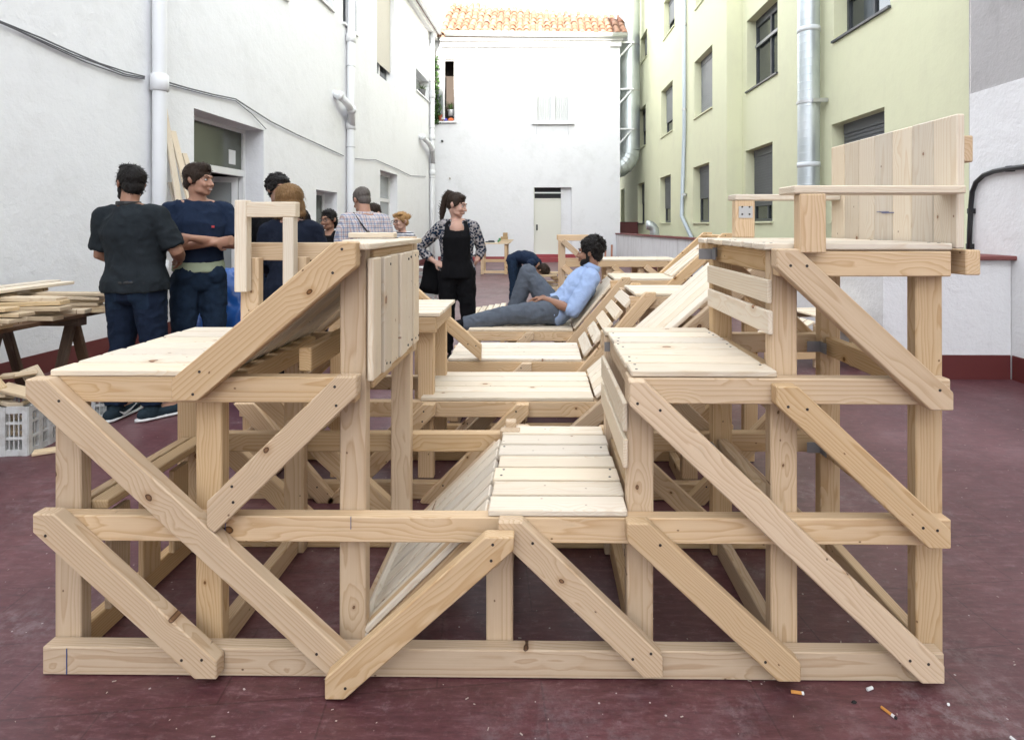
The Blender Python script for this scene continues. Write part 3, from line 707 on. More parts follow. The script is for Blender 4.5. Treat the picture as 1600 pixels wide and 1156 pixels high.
# dark red low roof in the light well
b = bmesh.new(); p = at_y(966, 348, 19.0); q = at_y(1008, 364, 15.0)
box(b, 3.01, 4.05, 22.3, 22.7, 0, 1.50); obj_ = tag(obj('low_roof', b, REDBROWN), 'dark red low roof ledge in the light well below green wall', 'roof')

# ---------------- unseen building added behind the camera, sized to block sun from the yard
rear = thing('apartment_building', 'tall pale unseen building added behind the camera to shade the courtyard', 'building')
b = bmesh.new(); box(b, -22, 22, -36, -25.0, 0, 21.4); obj('wall', b, WHITE_L, rear)
for i in range(6):
    for j in range(6):
        b = bmesh.new(); x = -11+i*4.2; z = 1.6+j*3.2; box(b, x, x+1.1, -24.99, -24.95, z, z+1.6); obj('window', b, GLASS, rear)
# ------------------------------------------------------------------ timber pieces
_mesh_cache = {}
def bar_mesh(L, W, T, m, bev=.0035):
    key = (round(L,3), round(W,3), round(T,3), m.name)
    if key not in _mesh_cache:
        bm = bmesh.new(); box(bm, -L/2, L/2, -W/2, W/2, -T/2, T/2); bevel_all(bm, min(bev, min(W,T)*.2))
        me = bpy.data.meshes.new('bar'); bm.to_mesh(me); bm.free(); me.materials.append(m); _mesh_cache[key] = me
    return _mesh_cache[key]
jr = random.Random(5)
def beam(parent, name, x0, x1, y0, y1, z0, z1, m=None, jit=.0015):
    """axis aligned timber; its grain follows the longest side"""
    m = m or PINE
    c = Vector(((x0+x1)/2, (y0+y1)/2, (z0+z1)/2)); D = [abs(x1-x0), abs(y1-y0), abs(z1-z0)]
    ax = max(range(3), key=lambda i: D[i])
    o2 = [i for i in range(3) if i != ax]; o2.sort(key=lambda i: -D[i])
    me = bar_mesh(D[ax], D[o2[0]], D[o2[1]], m)
    E = [Vector((1,0,0)), Vector((0,1,0)), Vector((0,0,1))]
    X, Y = E[ax], E[o2[0]]; Z = X.cross(Y)
    M = Matrix((X, Y, Z)).transposed().to_4x4()
    if jr.random() < .5: M = M @ Matrix.Rotation(math.pi, 4, 'X')
    if jr.random() < .5: M = M @ Matrix.Rotation(math.pi, 4, 'Z')
    o = bpy.data.objects.new(name, me); link(o, parent)
    j = Vector((jr.uniform(-jit,jit), jr.uniform(-jit,jit), jr.uniform(-jit,jit)))
    o.matrix_local = Matrix.Translation(c + j) @ M @ Matrix.Rotation(jr.gauss(0, .0016), 4, 'Y') @ Matrix.Rotation(jr.gauss(0, .0016), 4, 'Z')
    return o
def bar(parent, name, p0, p1, W, T, wdir, m=None):
    """timber from p0 to p1, width W along wdir, thickness T"""
    p0, p1 = Vector(p0), Vector(p1); X = (p1-p0); L = X.length; X.normalize()
    Y = Vector(wdir); Y = (Y - X*Y.dot(X)).normalized(); Z = X.cross(Y)
    o = bpy.data.objects.new(name, bar_mesh(L, W, T, m or PINE)); link(o, parent)
    o.matrix_local = Matrix.Translation((p0+p1)/2) @ Matrix((X, Y, Z)).transposed().to_4x4()
    return o
SCREW_ME = None
def screw(parent, p_local):
    """screw head on a piece: p_local in the piece's own axes, head facing its local +/-Z"""
    global SCREW_ME
    if SCREW_ME is None:
        bm = bmesh.new(); tube(bm, [(0,0,-.003), (0,0,.0008)], .0044, 8); SCREW_ME = bpy.data.meshes.new('screw'); bm.to_mesh(SCREW_ME); bm.free(); SCREW_ME.materials.append(SCREW)
    o = bpy.data.objects.new('screw', SCREW_ME); link(o, parent); o.location = p_local; return o
def clip_poly(P, axis, lim, keep_less):
    out = []
    for a, b in zip(P, P[1:]+P[:1]):
        ina = (a[axis] <= lim) if keep_less else (a[axis] >= lim); inb = (b[axis] <= lim) if keep_less else (b[axis] >= lim)
        if ina: out.append(a)
        if ina != inb:
            t = (lim - a[axis])/(b[axis]-a[axis]); out.append((a[0]+(b[0]-a[0])*t, a[1]+(b[1]-a[1])*t))
    return out
def brace(parent, name, a, b, w, y0, y1, clip=None, m=None, screws=True, face=-1, cut=None):
    """diagonal board in the XZ plane between a and b, ends cut to the clip box (xmin,xmax,zmin,zmax)"""
    a, b = Vector((a[0], a[1])), Vector((b[0], b[1])); d = (b-a).normalized(); n = Vector((-d.y, d.x)); ext = w*1.2 if clip else 0
    A, B = a - d*ext, b + d*ext
    P = [tuple(A - n*w/2), tuple(B - n*w/2), tuple(B + n*w/2), tuple(A + n*w/2)]
    if clip:
        for ax, lim, less in ((0, clip[0], False), (0, clip[1], True), (1, clip[2], False), (1, clip[3], True)):
            P = clip_poly(P, ax, lim, less)
    if cut:                                   # butt against another board: keep the side cut[1] points to
        out = []; f = lambda p: (Vector(p)-cut[0]).dot(cut[1])
        for p, r in zip(P, P[1:]+P[:1]):
            if f(p) >= 0: out.append(p)
            if (f(p) >= 0) != (f(r) >= 0): k = f(p)/(f(p)-f(r)); out.append((p[0]+(r[0]-p[0])*k, p[1]+(r[1]-p[1])*k))
        P = out
    c = (a+b)/2
    q = []
    for p in P:
        v = Vector(p) - c; q.append((v.dot(d), v.dot(n)))
    q2 = [q[0]]
    for p in q[1:]:
        if (Vector(p)-Vector(q2[-1])).length > .004: q2.append(p)
    if (Vector(q2[0])-Vector(q2[-1])).length < .004: q2.pop()
    bm = bmesh.new(); T = y1-y0
    lo = [bm.verts.new((p[0], p[1], -T/2)) for p in q2]; hi = [bm.verts.new((p[0], p[1], T/2)) for p in q2]
    bm.faces.new(lo[::-1]); bm.faces.new(hi)
    for i in range(len(q2)): bm.faces.new((lo[i], lo[(i+1)%len(q2)], hi[(i+1)%len(q2)], hi[i]))
    bevel_all(bm, .0035)
    o = obj(name, bm, m or PINE, parent)
    X = Vector((d.x, 0, d.y)); Y = Vector((n.x, 0, n.y)); Z = X.cross(Y)
    o.matrix_local = Matrix.Translation((c.x, (y0+y1)/2, c.y)) @ Matrix((X, Y, Z)).transposed().to_4x4()
    if screws:
        s = (T/2) * (1 if Z.y*face > 0 else -1); L2 = (b-a).length/2
        for u, v in ((-L2+w*.12, -w*.22), (-L2+w*.65, w*.2), (L2-w*.12, w*.22), (L2-w*.65, -w*.2)):
            if jr.random() < .72: screw(o, (u+jr.uniform(-.012,.012), v+jr.uniform(-.008,.008), s))
    return o
def plank_screws(o, L, s=1):
    for u in (-L/2+.022, L/2-.022):
        for v in (-.026, .026):
            if jr.random() < .6: screw(o, (u+jr.uniform(-.006,.006), v+jr.uniform(-.008,.008), .0102*s))

# ------------------------------------------------------------------ the front seating structure (two parallel frames on a 0.445 m grid)
XL = [-1.475, -1.03, -.583, -.13, .305, .746, 1.19]
Z1, Z2, Z3 = .488, .908, 1.29
YB = .70
S = thing('timber_seating', 'large unpainted pine seating structure with steps, slide and high armchair on top', 'seating structure')
def rails(y0, z0, z1, x0, x1): return beam(S, 'rail', x0, x1, y0, y0+.045, z0, z1)
X0 = XZ(65, 1030, 0)[0]; X1 = XZ(1476, 1030, 0)[0]
# front frame
r0 = rails(0, .002, .087, X0, X1); r1 = rails(0, .41, Z1, XZ(80,830,0)[0], 1.225)
r2a = rails(0, .83, Z2, XZ(72,600,0)[0], XZ(557,600,0)[0]); r2b = rails(0, .83, Z2, XZ(984,600,0)[0], XZ(1486,600,0)[0])
r3 = rails(0, 1.212, Z3-.002, XZ(1216,400,0)[0], XZ(1487,400,0)[0])
def post(x, y0, z1, z0=.002, w=.082, name='post'): return beam(S, name, x-w/2, x+w/2, y0, y0+.045, z0, z1)
for x, z in zip(XL, (.905, .905, Z3, Z1-.004, .905, Z3-.002, 1.212)): post(x, .0475, z)
# rear frame
YR = YB + .0005
rails(YR, .002, .087, X0, X1); rails(YR, .41, Z1, -1.51, 1.23)
rails(YR, .83, Z2, -1.5, -.54); rails(YR, .83, Z2, .27, 1.23)
rails(YR, 1.215, Z3, -1.29, -.54); rails(YR, 1.215, Z3-.002, .70, 1.25)
for x, z in zip(XL, (.905, .905, Z3, .515, .905, Z3-.002, 1.212)): post(x, YB-.0475, z)
# cross rails from frame to frame
def cross(x, z0, z1, y0=.095, y1=.65, m=None, w=.04): return beam(S, 'cross_rail', x-w/2, x+w/2, y0, y1, z0, z1, m)
for x in XL: cross(x - (.0 if x < 0 else .0), .002, .085)
for x in (XL[0], XL[4], XL[5], XL[6]): cross(x, .412, .486)
for x in (XL[0], XL[1], XL[4], XL[5], XL[6]): cross(x, .832, .905)
for x in (XL[2], XL[5], XL[6]): cross(x, 1.214, 1.286)
# boards standing along the left side
for y in (.17, .33, .50): beam(S, 'side_board', XL[0]+.022, XL[0]+.044, y, y+.095, .087, .41)
cross(XL[0]+.06, .46, .488, w=.06)
# big diagonal braces, front face and rear face
WB = .083
def px_brace(pa, pb, y0, y1, clip_px=None, both=True, w=WB, name='brace', m=None, cut=None):
    a, b = XZ(*pa, y0), XZ(*pb, y0)
    cl = None
    if clip_px:
        xa, za = XZ(clip_px[0], clip_px[2], y0); xb, zb = XZ(clip_px[1], clip_px[3], y0); cl = (xa, xb, zb, za)
    ct = None
    if cut:
        q0, q1 = Vector(XZ(*cut[0], y0)), Vector(XZ(*cut[1], y0)); dd = (q1-q0).normalized(); nn = Vector((-dd.y, dd.x)); ct = (q0 + nn*(WB/2+.002), nn)
    o = brace(S, name, a, b, w, y0, y1, cl, m, cut=ct)
    if both: brace(S, name, a, b, w, YB+.0465, YB+.091, cl, m, cut=ct)
    return o
F0, F1 = -.0455, -.0005
px_brace((66,618), (525,1040), F0, F1, (38,560,593,1058))
px_brace((78,828), (312,1040), F0, F1, (50,338,803,1062))
px_brace((778,852), (530,1070), -.091, -.0465, (507,803,838,1096), both=False)
px_brace((536,608), (352,786), F0, F1, (322,557,588,1000), cut=((66,618),(525,1040)))
px_brace((800,832), (1015,1038), F0, F1, (778,1036,816,1060))
px_brace((1003,838), (1230,1048), F0, F1, (980,1252,818,1066))
px_brace((1003,622), (1452,1048), F0, F1, (984,1477,596,1069))
px_brace((1234,622), (1468,842), F0, F1, (1214,1487,604,858))
px_brace((1236,408), (1470,625), F0, F1, (1214,1491,389,642))
# little gusset pieces where braces meet
# front-left sloping backrest
SA, SB = XZ(290,612,-.04), XZ(545,392,-.04)
px_brace((292,606), (540,396), F0, F1, (267,556,378,628), both=True, w=.098, name='slope_brace')
sd = (Vector(SB)-Vector(SA)).normalized(); sn = Vector((-sd.y, sd.x))
def slope_planks(parent, a, b, ys, w=.095, t=.02, m=None, screws=True):
    for y in ys: 
        o = brace(parent, 'plank', a, b, t, y, y+w, None, m or PINE_PALE, False)
off = -.012
slope_planks(S, (SA[0]-sn.x*off*-1+.03*sd.x, SA[1]+sn.y*off+.03*sd.y), (SB[0]+sn.x*off*1, SB[1]+sn.y*off), [.003 + k*.1045 for k in range(7)], .092)
# notched bearer under that slope
for k in range(4):
    pass
beam(S, 'bearer', XL[1]+.05, XL[1]+.095, .095, .65, .835, .905)
beam(S, 'bearer', XL[1]+.26, XL[1]+.30, .095, .65, .90, .975)
# planked seats
NP, PITCH = 7, .1062
def seat(parent, x0, x1, z, n=NP, y0=-.004, pitch=PITCH, m=None, w=.0915, t=.021, vary=.006):
    for k in range(n):
        e0, e1 = jr.uniform(-vary, vary), jr.uniform(-vary, vary)
        o = beam(parent, 'plank', x0+e0, x1+e1, y0+k*pitch, y0+k*pitch+w, z+.001, z+t, m or PINE_PALE, .0008)
        L = x1-x0
        sgn = 1 if (o.matrix_local.to_3x3() @ Vector((0,0,1))).z > 0 else -1
        if k < 6: plank_screws(o, L, sgn)
seat(S, XZ(78,586,0)[0], -.985, Z2)
seat(S, -.158, .262, Z1, y0=.002)
seat(S, .268, .703, Z2, y0=.002)
seat(S, .672, 1.232, Z3, y0=.0)
beam(S, 'peg', -.15, -.105, .70, .745, .49, .535)
# vertical board panel on the right side of the left seat, with its frame and top
xp = -.532
for k in range(6):
    y = .03 + k*.110
    o = beam(S, 'plank', xp, xp+.019+.004*(k%2), y, y+.090, .885, 1.262, PINE_PALE)
    sgn = 1 if (o.matrix_local.to_3x3() @ Vector((0,0,1))).x > 0 else -1
    plank_screws(o, .377, sgn)
beam(S, 'panel_rail', xp-.045, xp-.002, .10, .65, .845, .915); beam(S, 'panel_rail', xp-.045, xp-.002, .10, .65, 1.215, 1.288)
beam(S, 'top_plank', -.625, -.515, -.01, .745, Z3+.001, Z3+.021, PINE_PALE); beam(S, 'top_plank', -.74, -.63, .40, .745, Z3+.001, Z3+.021, PINE_PALE)
# loose offcuts lying on the top
o = tag(bar(None, 'offcut_board', (-.78, .62, 1.3245), (-.60, .64, 1.3245), .09, .022, (0,1,0), PINE_PALE), 'short pale offcut board lying on top of the left timber backrest', 'board')
# slide of long planks from the ground up to the centre seat
slide_a, slide_b = (-.545, .105), (-.165, .478)
slope_planks(S, slide_a, slide_b, [.05 + k*.1045 for k in range(6)], .078)
brace(S, 'slide_brace', (-.56, .055), (-.17, .44), .07, .64, .685, None, screws=False)
brace(S, 'slide_brace', (-.56, .055), (-.17, .44), .07, .06, .10, None, screws=False)
bar(S, 'slide_edge', (-.552, .05, .098), (-.552, .68, .098), .05, .018, (-.7,0,.7), PINE_PALE)
# slatted sides
for z in (.735, .625): beam(S, 'slat', .249, .264, .03, .67, z, z+.088, PINE_PALE)
for z in (1.128, 1.03): beam(S, 'slat', .690, .7045, .03, .67, z, z+.072, PINE_PALE)
# high armchair
xb = 1.236
for k in range(7):
    y = -.006 + k*.1065; wv = .1045
    beam(S, 'back_board', xb, xb+.024, y, y+wv, Z3-.01 if k else 1.295, 1.696, PINE_PALE, .0008)
beam(S, 'back_rail', xb+.026, xb+.066, .02, .70, 1.555, 1.635); beam(S, 'back_rail', xb+.026, xb+.07, -.005, .70, 1.215, 1.29)
beam(S, 'armrest', XZ(1236,295,-.03)[0], xb-.002, -.045, .065, 1.458, 1.482, PINE_PALE)
beam(S, 'arm_post', XZ(1250,340,-.045)[0], XZ(1291,340,-.045)[0], -.047, -.002, Z3-.006, 1.4565)
beam(S, 'armrest', .800, xb-.002, .655, .75, 1.468, 1.492, PINE_PALE)
beam(S, 'arm_post', .805, .885, .66, .705, 1.313, 1.467)
# far-left small armrest over the left seat
Yb = .66
def pbeam(name, x0p, x1p, y0p, y1p, Y, T, m=None):
    a, b = at_y(x0p, y0p, Y), at_y(x1p, y1p, Y); return beam(S, name, a.x, b.x, Y, Y+T, b.z, a.z, m)
pbeam('arm_board', 365, 384, 313, 457, .60, .045, PINE_PALE); pbeam('arm_board', 441, 458, 339, 446, .60, .045, PINE_PALE)
pbeam('armrest', 385, 462, 316, 340, .60, .045, PINE_PALE)
pbeam('arm_post', 376, 404, 402, 560, .652, .045); pbeam('arm_post', 449, 478, 402, 530, .652, .045)
# carpenter's marks in blue pencil
PENCIL = mat('blue_pencil', (.10,.13,.30), .8)
def mark(x0, x1, y0, y1, z0, z1): bm = bmesh.new(); box(bm, x0, x1, y0, y1, z0, z1); obj('pencil_mark', bm, PENCIL, S)
q_ = XZ(104, 1030, 0)[0]; mark(q_, q_+.0014, -.0022, .002, .006, .084)
mark(1.2335, 1.2365, .30, .37, 1.408, 1.4105); mark(1.2335, 1.2365, .33, .40, 1.4125, 1.4142)
for px_ in (352, 548, 985, 1195): q_ = XZ(px_, 826, 0)[0]; mark(q_, q_+.0011, -.0022, .002, .43+.01*(px_%3), .487)
# metal angle plates
def plate(x0, x1, y0, y1, z0, z1, m=DARKZINC):
    z1 = z1-.012
    bm = bmesh.new(); box(bm, x0, x1, y0, y1, z0, z1); o = obj('angle_plate', bm, m, S)
    return o
plate(.817, .873, .6565, .6594, 1.395, 1.455, ZINC)
for x, z in ((.705, 1.225), (1.149, .845), (1.149, .43), (.705, .43)): plate(x-.003, x, .60, .652, z, z+.055); plate(x-.055, x, .6494, .6522, z, z+.055)
plate(.706, .76, .6494, .6522, 1.235, 1.285); plate(.262, .30, .6494, .6522, .845, .895)
for k in range(4): 
    b = bmesh.new(); tube(b, [(0,.0,0),(0,-.003,0)], .004, 6); o = obj('screw', b, SCREW, S); o.location = (.83+.03*(k%2), .6565, 1.41+.03*(k//2))

# ------------------------------------------------------------------ the loungers behind
XG = XL
def lounger(label, Y0, depth=.515, slope_top=(.625, .905), flat=None, crosswise=False, left_table=None, seat_x=(-.60, .262), brace_set=True, left_x=-.63, rear=True, slope_m=None, high=None):
    t = thing('slatted_lounger', label, 'lounger', (0, Y0, 0), 0, 'timber loungers set one behind another')
    yb = depth - .045
    fs = (0, yb)
    xr = 1.23
    for i, y in enumerate(fs):
        beam(t, 'rail', left_x, xr, y, y+.045, .002, .085); beam(t, 'rail', left_x, .30, y, y+.045, .41, Z1)
        py = y + .0475 if i == 0 else y - .0475
        for x in XG:
            if x < left_x: continue
            if x < .35: top = Z1-.003
            else: top = .905 if x < .8 else (high or .905)
            if left_table and left_table[0]-.05 < x < left_table[1]+.05: top = .905
            beam(t, 'post', x-.04, x+.04, py, py+.045, .087, top)
        if flat: beam(t, 'rail', slope_top[0]-.03, flat, y, y+.045, .83, Z2)
        by = (y-.0455, y-.0005) if i == 0 else (y+.0455, y+.09)
        if brace_set:
            brace(t, 'brace', (-.10, .452), (-.50, .05), .078, by[0], by[1], (-.6, -.06, .0, Z1))
            brace(t, 'brace', (-.56, .452), (-.96, .05), .078, by[0], by[1], (-1.1, -.52, .0, Z1)) if left_x < -.9 else None
            brace(t, 'brace', (.33, .05), (.74, .46), .078, by[0], by[1], (.27, .80, .0, .6))
            brace(t, 'brace', (.79, .05), (1.18, .46), .078, by[0], by[1], (.7, 1.24, .0, .6))
        # sloping brace of the backrest
        sx, sz = slope_top; k = (sz-.51)/(sx-.265)
        bx0 = .17; bx1 = sx+.09
        zf = lambda x: .51 + k*(x-.265) - .062*math.sqrt(1+k*k)
        brace(t, 'back_brace', (bx0, zf(bx0)), (bx1, zf(bx1)), .078, by[0], by[1], (bx0-.05, bx1+.04, zf(bx0)-.02, zf(bx1)+.03))
    # seat
    n = 5
    for kk in range(n):
        o = beam(t, 'plank', seat_x[0]+jr.uniform(-.006,.006), seat_x[1], .002+kk*.1035, .002+kk*.1035+.0925, Z1+.001, Z1+.021, PINE_PALE, .0008)
    a, b = Vector((.272, .512)), Vector(slope_top)
    if crosswise:
        L = (b-a).length; m_ = int(L/.085); d = (b-a).normalized(); nn = Vector((-d.y, d.x))
        for q in range(m_):
            p = a + d*(L*(q+.5)/m_) + nn*.006
            bar(t, 'plank', (p.x, .0, p.y), (p.x, depth, p.y), L/m_*.74, .022, (d.x, 0, d.y), PINE_PALE)
    else:
        slope_planks(t, a, b, [.002+kk*.1035 for kk in range(n)], .096)
    if flat:
        for kk in range(n): beam(t, 'plank', slope_top[0]+.005, flat+jr.uniform(-.006,.006), .002+kk*.1035, .098+kk*.1035, Z2+.001, Z2+.021, PINE_PALE, .0008)
    if left_table:
        x0, x1 = left_table
        for y in fs: beam(t, 'rail', x0, x1-.02, y, y+.045, .83, Z2)
        beam(t, 'cross_rail', x1-.062, x1-.022, .047, yb-.002, .832, .906)
        for kk in range(n): beam(t, 'plank', x0, x1+jr.uniform(-.004,.004), .002+kk*.1035, .098+kk*.1035, Z2+.001, Z2+.021, PINE_PALE, .0008)
    for x in (-.583, .305, 1.19): beam(t, 'cross_rail', x-.02, x+.02, .095, yb-.05, .412, .486) if x < .35 else None
    for x in (left_x+.05, -.13, .746): beam(t, 'cross_rail', x-.02, x+.02, .095, yb-.05, .002, .08)
    return t
lg = lounger('nearest lounger, with raised table end and long sloping planked back rising beside the armchair', 1.13, slope_top=(1.12, 1.265), left_table=(-1.06, -.505), left_x=-1.51, seat_x=(-.60,.262), high=1.2)
beam(lg, 'post', -1.515, -1.435, .0475, .0925, .087, .485)
# left sloping part of that lounger
for y in (-.0455, .5145): brace(lg, 'brace', (-1.44, .46), (-1.10, .06), .078, y, y+.045, (-1.53, -1.0, 0, Z1))
slope_planks(lg, (-1.50, .30), (-1.07, .72), [.002+kk*.1035 for kk in range(5)], .096, m=PINE)
lg2 = lounger('middle lounger whose backrest is made of six separate crosswise slats', 1.97, crosswise=True, flat=1.10, slope_top=(.60,.90))
brace(lg2, 'brace', (-.80, .92), (-.42, .585), .078, -.0455, -.0005, (-.86, -.38, .5, .98)); beam(lg2, 'post', -.815, -.735, .0, .045, .09, .90)
beam(lg2, 'rail', -.82, -.63, .0475, .0925, .41, .485)
lg3 = lounger('farther lounger on which the man in the blue shirt reclines', 3.02, flat=1.28, slope_top=(.60,.90))
for y in (-.0455, .5145): brace(lg3, 'brace', (1.02, .82), (1.52, 1.28), .078, y, y+.045, (.98, 1.56, .7, 1.3))
slope_planks(lg3, (1.10, .93), (1.50, 1.26), [.12+kk*.1035 for kk in range(3)], .09)
beam(lg3, 'post', 1.46, 1.54, .0475, .0925, 0.002, 1.22); beam(lg3, 'post', 1.46, 1.54, .42, .465, 0.002, 1.22); beam(lg3, 'rail', 1.2, 1.56, .0, .045, .41, .486)
beam(lg3, 'top_rail', 1.46, 1.56, -.02, .50, 1.262, 1.284)

# farther timber bench with a tall arm frame
FB = thing('timber_bench', 'far pine bench frame with tall arm and diagonal braces near the parapet', 'bench', (0, 6.05, 0))
def fx(px, py): return XZ(px, py, 6.05)
for dy_ in (0, .55):
    x0, x1 = fx(874,400)[0], fx(922,400)[0]; zt_ = fx(900,368)[1]
    beam(FB, 'post', x0, x0+.08, dy_, dy_+.045, .002, zt_-.075); beam(FB, 'post', x1-.08, x1, dy_+.047, dy_+.092, .002, zt_-.075)
    beam(FB, 'arm_rail', x0-.02, x1+.03, dy_, dy_+.045, zt_-.073, zt_)
    xe = fx(1058,410)[0]
    beam(FB, 'rail', x0+.082, xe, dy_+.0, dy_+.045, .80, .885)
    for px in (953, 1003, 1047): x = fx(px,420)[0]; beam(FB, 'post', x-.045, x+.045, dy_+.047, dy_+.092, .002, .80)
    for pa, pb in (((879,376),(908,402)), ((880,416),(905,440)), ((958,416),(995,450)), ((1008,416),(1048,448))):
        a, b_ = fx(*pa), fx(*pb); brace(FB, 'brace', a, b_, .075, dy_-.0455, dy_-.0005, None, screws=False)
for kk in range(6): beam(FB, 'plank', fx(940,400)[0], fx(1060,400)[0], .0+kk*.104, .097+kk*.104, .886, .908, PINE_PALE)
for kk in range(3): beam(FB, 'plank', fx(876,400)[0]+.1, fx(938,400)[0], .047+kk*.15, .14+kk*.15, .40, .42, PINE_PALE)
beam(FB, 'rail', fx(874,400)[0], fx(938,400)[0], .10, .145, .32, .40)
# low bench by the right parapet
LBn = thing('timber_bench', 'low pine bench with crossed braces by the white parapet wall', 'bench', (2.62, 3.75, 0), R(8))
for y in (0, .46):
    beam(LBn, 'rail', 0, .82, y, y+.04, .42, .49)
    for x in (.0, .38, .74): beam(LBn, 'post', x, x+.075, y+.042, y+.085, .002, .42)
    brace(LBn, 'brace', (.78, .46), (.45, .10), .07, y-.041, y-.001, (.3, .84, 0, .5)); brace(LBn, 'brace', (.0, .36), (.40, .14), .07, y-.041, y-.001, (-.05, .46, 0, .42))
for kk in range(5): beam(LBn, 'plank', -.01, .84, kk*.104, kk*.104+.097, .491, .511, PINE_PALE)
for kk in range(4): brace(LBn, 'plank', (-.50, .20), (-.03, .45), .02, kk*.12, kk*.12+.1, None, PINE_PALE, False)
beam(LBn, 'rail', -.52, 0, .0, .04, .10, .17); beam(LBn, 'rail', -.52, 0, .44, .48, .10, .17); beam(LBn, 'post', -.52, -.45, .0, .04, 0.002, .1); beam(LBn, 'post', -.52, -.45, .44, .48, 0.002, .1)
# small slatted stool seen beyond the reclining man's feet
ST = thing('timber_stool', 'small slatted pine box standing beyond the reclining man\'s shins', 'stool', (-.80, 4.72, 0))
for kk in range(5): beam(ST, 'slat', .02+kk*.075, .08+kk*.075, 0, .5, .36+.012*kk, .38+.012*kk, PINE_PALE)
for x in (0, .34): 
    for y in (0, .46): beam(ST, 'leg', x, x+.045, y, y+.04, .002, .36)
beam(ST, 'rail', 0, .40, -.02, -.001, .29, .36); beam(ST, 'rail', 0, .40, .501, .52, .29, .36)
# ------------------------------------------------------------------ trestle table with offcuts, crates, leaning planks
T = thing('trestle_table', 'old dark trestle work table along the left wall under offcuts', 'table')
ty0, ty1, tx0, tx1, tz = 1.2, 2.86, -4.22, -3.46, .70
for k in range(4):
    w = (tx1-tx0)/4; beam(T, 'top_board', tx0+k*w+.003, tx0+(k+1)*w-.003, ty0-1.2, ty1, tz-.03, tz, OLDWOOD)
for y in (ty1-.25, ty0+.55, ty0-.6):
    for sx in (tx0+.12, tx1-.10):
        for s_ in (-1, 1): bar(T, 'leg', (sx, y+s_*.20, .0), (sx, y+s_*.02, tz-.09), .07, .035, (1,0,0), OLDWOOD)
    beam(T, 'bearer', tx0+.02, tx1-.02, y-.04, y+.04, tz-.095, tz-.032, OLDWOOD)
pr_ = random.Random(21)
lab = 'sawn pine offcut board in the heap on the dark trestle table'
lev = tz
rows = []
for k, (cx_, cy_, deg, L0, w, th, n_) in enumerate(((-3.62, 2.62, 12, .62, .095, .024, 6), (-3.66, 2.28, 4, .75, .10, .03, 5), (-3.95, 2.45, 84, .95, .095, .024, 6), (-3.64, 1.95, -8, .60, .12, .024, 5),
        (-3.98, 1.85, 92, .80, .12, .03, 5), (-3.60, 2.75, -14, .40, .07, .045, 2), (-3.70, 1.70, 20, .55, .095, .024, 4))):
    for q in range(n_):
        ang = R(deg + pr_.uniform(-9, 9)); L = L0*pr_.uniform(.7, 1.1); d = Vector((math.cos(ang), math.sin(ang), 0)); c = Vector((cx_ + pr_.uniform(-.03,.03), cy_ + pr_.uniform(-.03,.03), tz + th/2 + .001 + q*(th+.002) + k*.0004))
        tl = Vector((0, 0, pr_.uniform(-.004, .004)*q))
        tag(bar(None, 'offcut_board', c - d*L/2 - tl, c + d*L/2 + tl, w*pr_.uniform(.9,1.05), th, (-d.y, d.x, 0), OFFCUT), lab, 'board', 'offcut boards heaped on the trestle table')
for k, (xa, ya, xb, yb_, z) in enumerate(((-4.0, .3, -3.98, 2.95, .875), (-3.85, .5, -3.84, 2.9, .890), (-4.10, .7, -4.12, 3.1, .882))):
    o = bar(None, 'long_board', (xa,ya,z), (xb,yb_,z+.01), .12, .024, (1,0,0), PINE_PALE); tag(o, ('long pale board in the middle of the offcut heap top', 'shortest of the long boards, nearest to the heap front', 'long board on the heap touching the white wall side')[k], 'board', 'long boards on the offcut heap')
CRATE = mat('white_crate_plastic', (.60,.60,.58), .5); g = N(CRATE); nn = g.noise(g.coords('Object'), 12, 5, .7); g.color(g.mix(g.ramp(nn, [(.45,0.0),(.7,1.0)]), (.62,.62,.60), (.42,.40,.37)))
def crate(label, x, y, rz, L=.52, W=.36, H=.29):
    t = thing('plastic_crate', label, 'crate', (x, y, 0), rz, 'slotted plastic crates under the work table')
    def side(nm, M, l):
        b = bmesh.new()
        for z0, z1 in ((.0,.035), (.095,.11), (.185,.20), (H-.04,H)): box(b, 0, l, 0, .014, z0, z1, M)
        n = int(l/.026)
        for i in range(n+1):
            u = (l-.006)*i/n; box(b, u, u+.006 , .003, .010, .03, H-.03, M)
        for i in range(5):
            u = (l-.03)*i/4; box(b, u, u+.03, -.004, .016, .0, H, M)
        obj(nm, b, CRATE, t)
    side('side', Matrix.Translation((0,0,0)), L); side('side', Matrix.Translation((L,W,0)) @ Matrix.Rotation(math.pi,4,'Z'), L)
    side('side', Matrix.Translation((L,0,0)) @ Matrix.Rotation(R(90),4,'Z'), W); side('side', Matrix.Translation((0,W,0)) @ Matrix.Rotation(R(-90),4,'Z'), W)
    b = bmesh.new(); box(b, .016, L-.016, .016, W-.016, .004, .014); obj('floor', b, CRATE, t)
    # sawn blocks thrown in
    for i in range(24 if H > .28 else 14):
        l = pr_.uniform(.10, .26); c = Vector((pr_.uniform(.10, L-.10), pr_.uniform(.09, W-.09), .05+(.0175 if H > .28 else .020)*i)); a = pr_.uniform(0, 6.3); e = pr_.uniform(-.35,.35)
        d = Vector((math.cos(a)*math.cos(e), math.sin(a)*math.cos(e), math.sin(e)))
        p0 = Matrix.Translation((x,y,0)) @ Matrix.Rotation(rz,4,'Z')
        o = bar(None, 'offcut_block', p0 @ (c-d*l/2), p0 @ (c+d*l/2), pr_.choice([.045,.08,.095]), .024, Vector((-d.y,d.x,.3)), OFFCUT)
        tag(o, 'small sawn pine block dropped in ' + label.split(',')[0], 'wood block', 'sawn blocks in ' + label.split(',')[0])
crate('nearer white crate, brimming with sawn blocks, at the left picture edge', -3.56, 1.60, R(6))
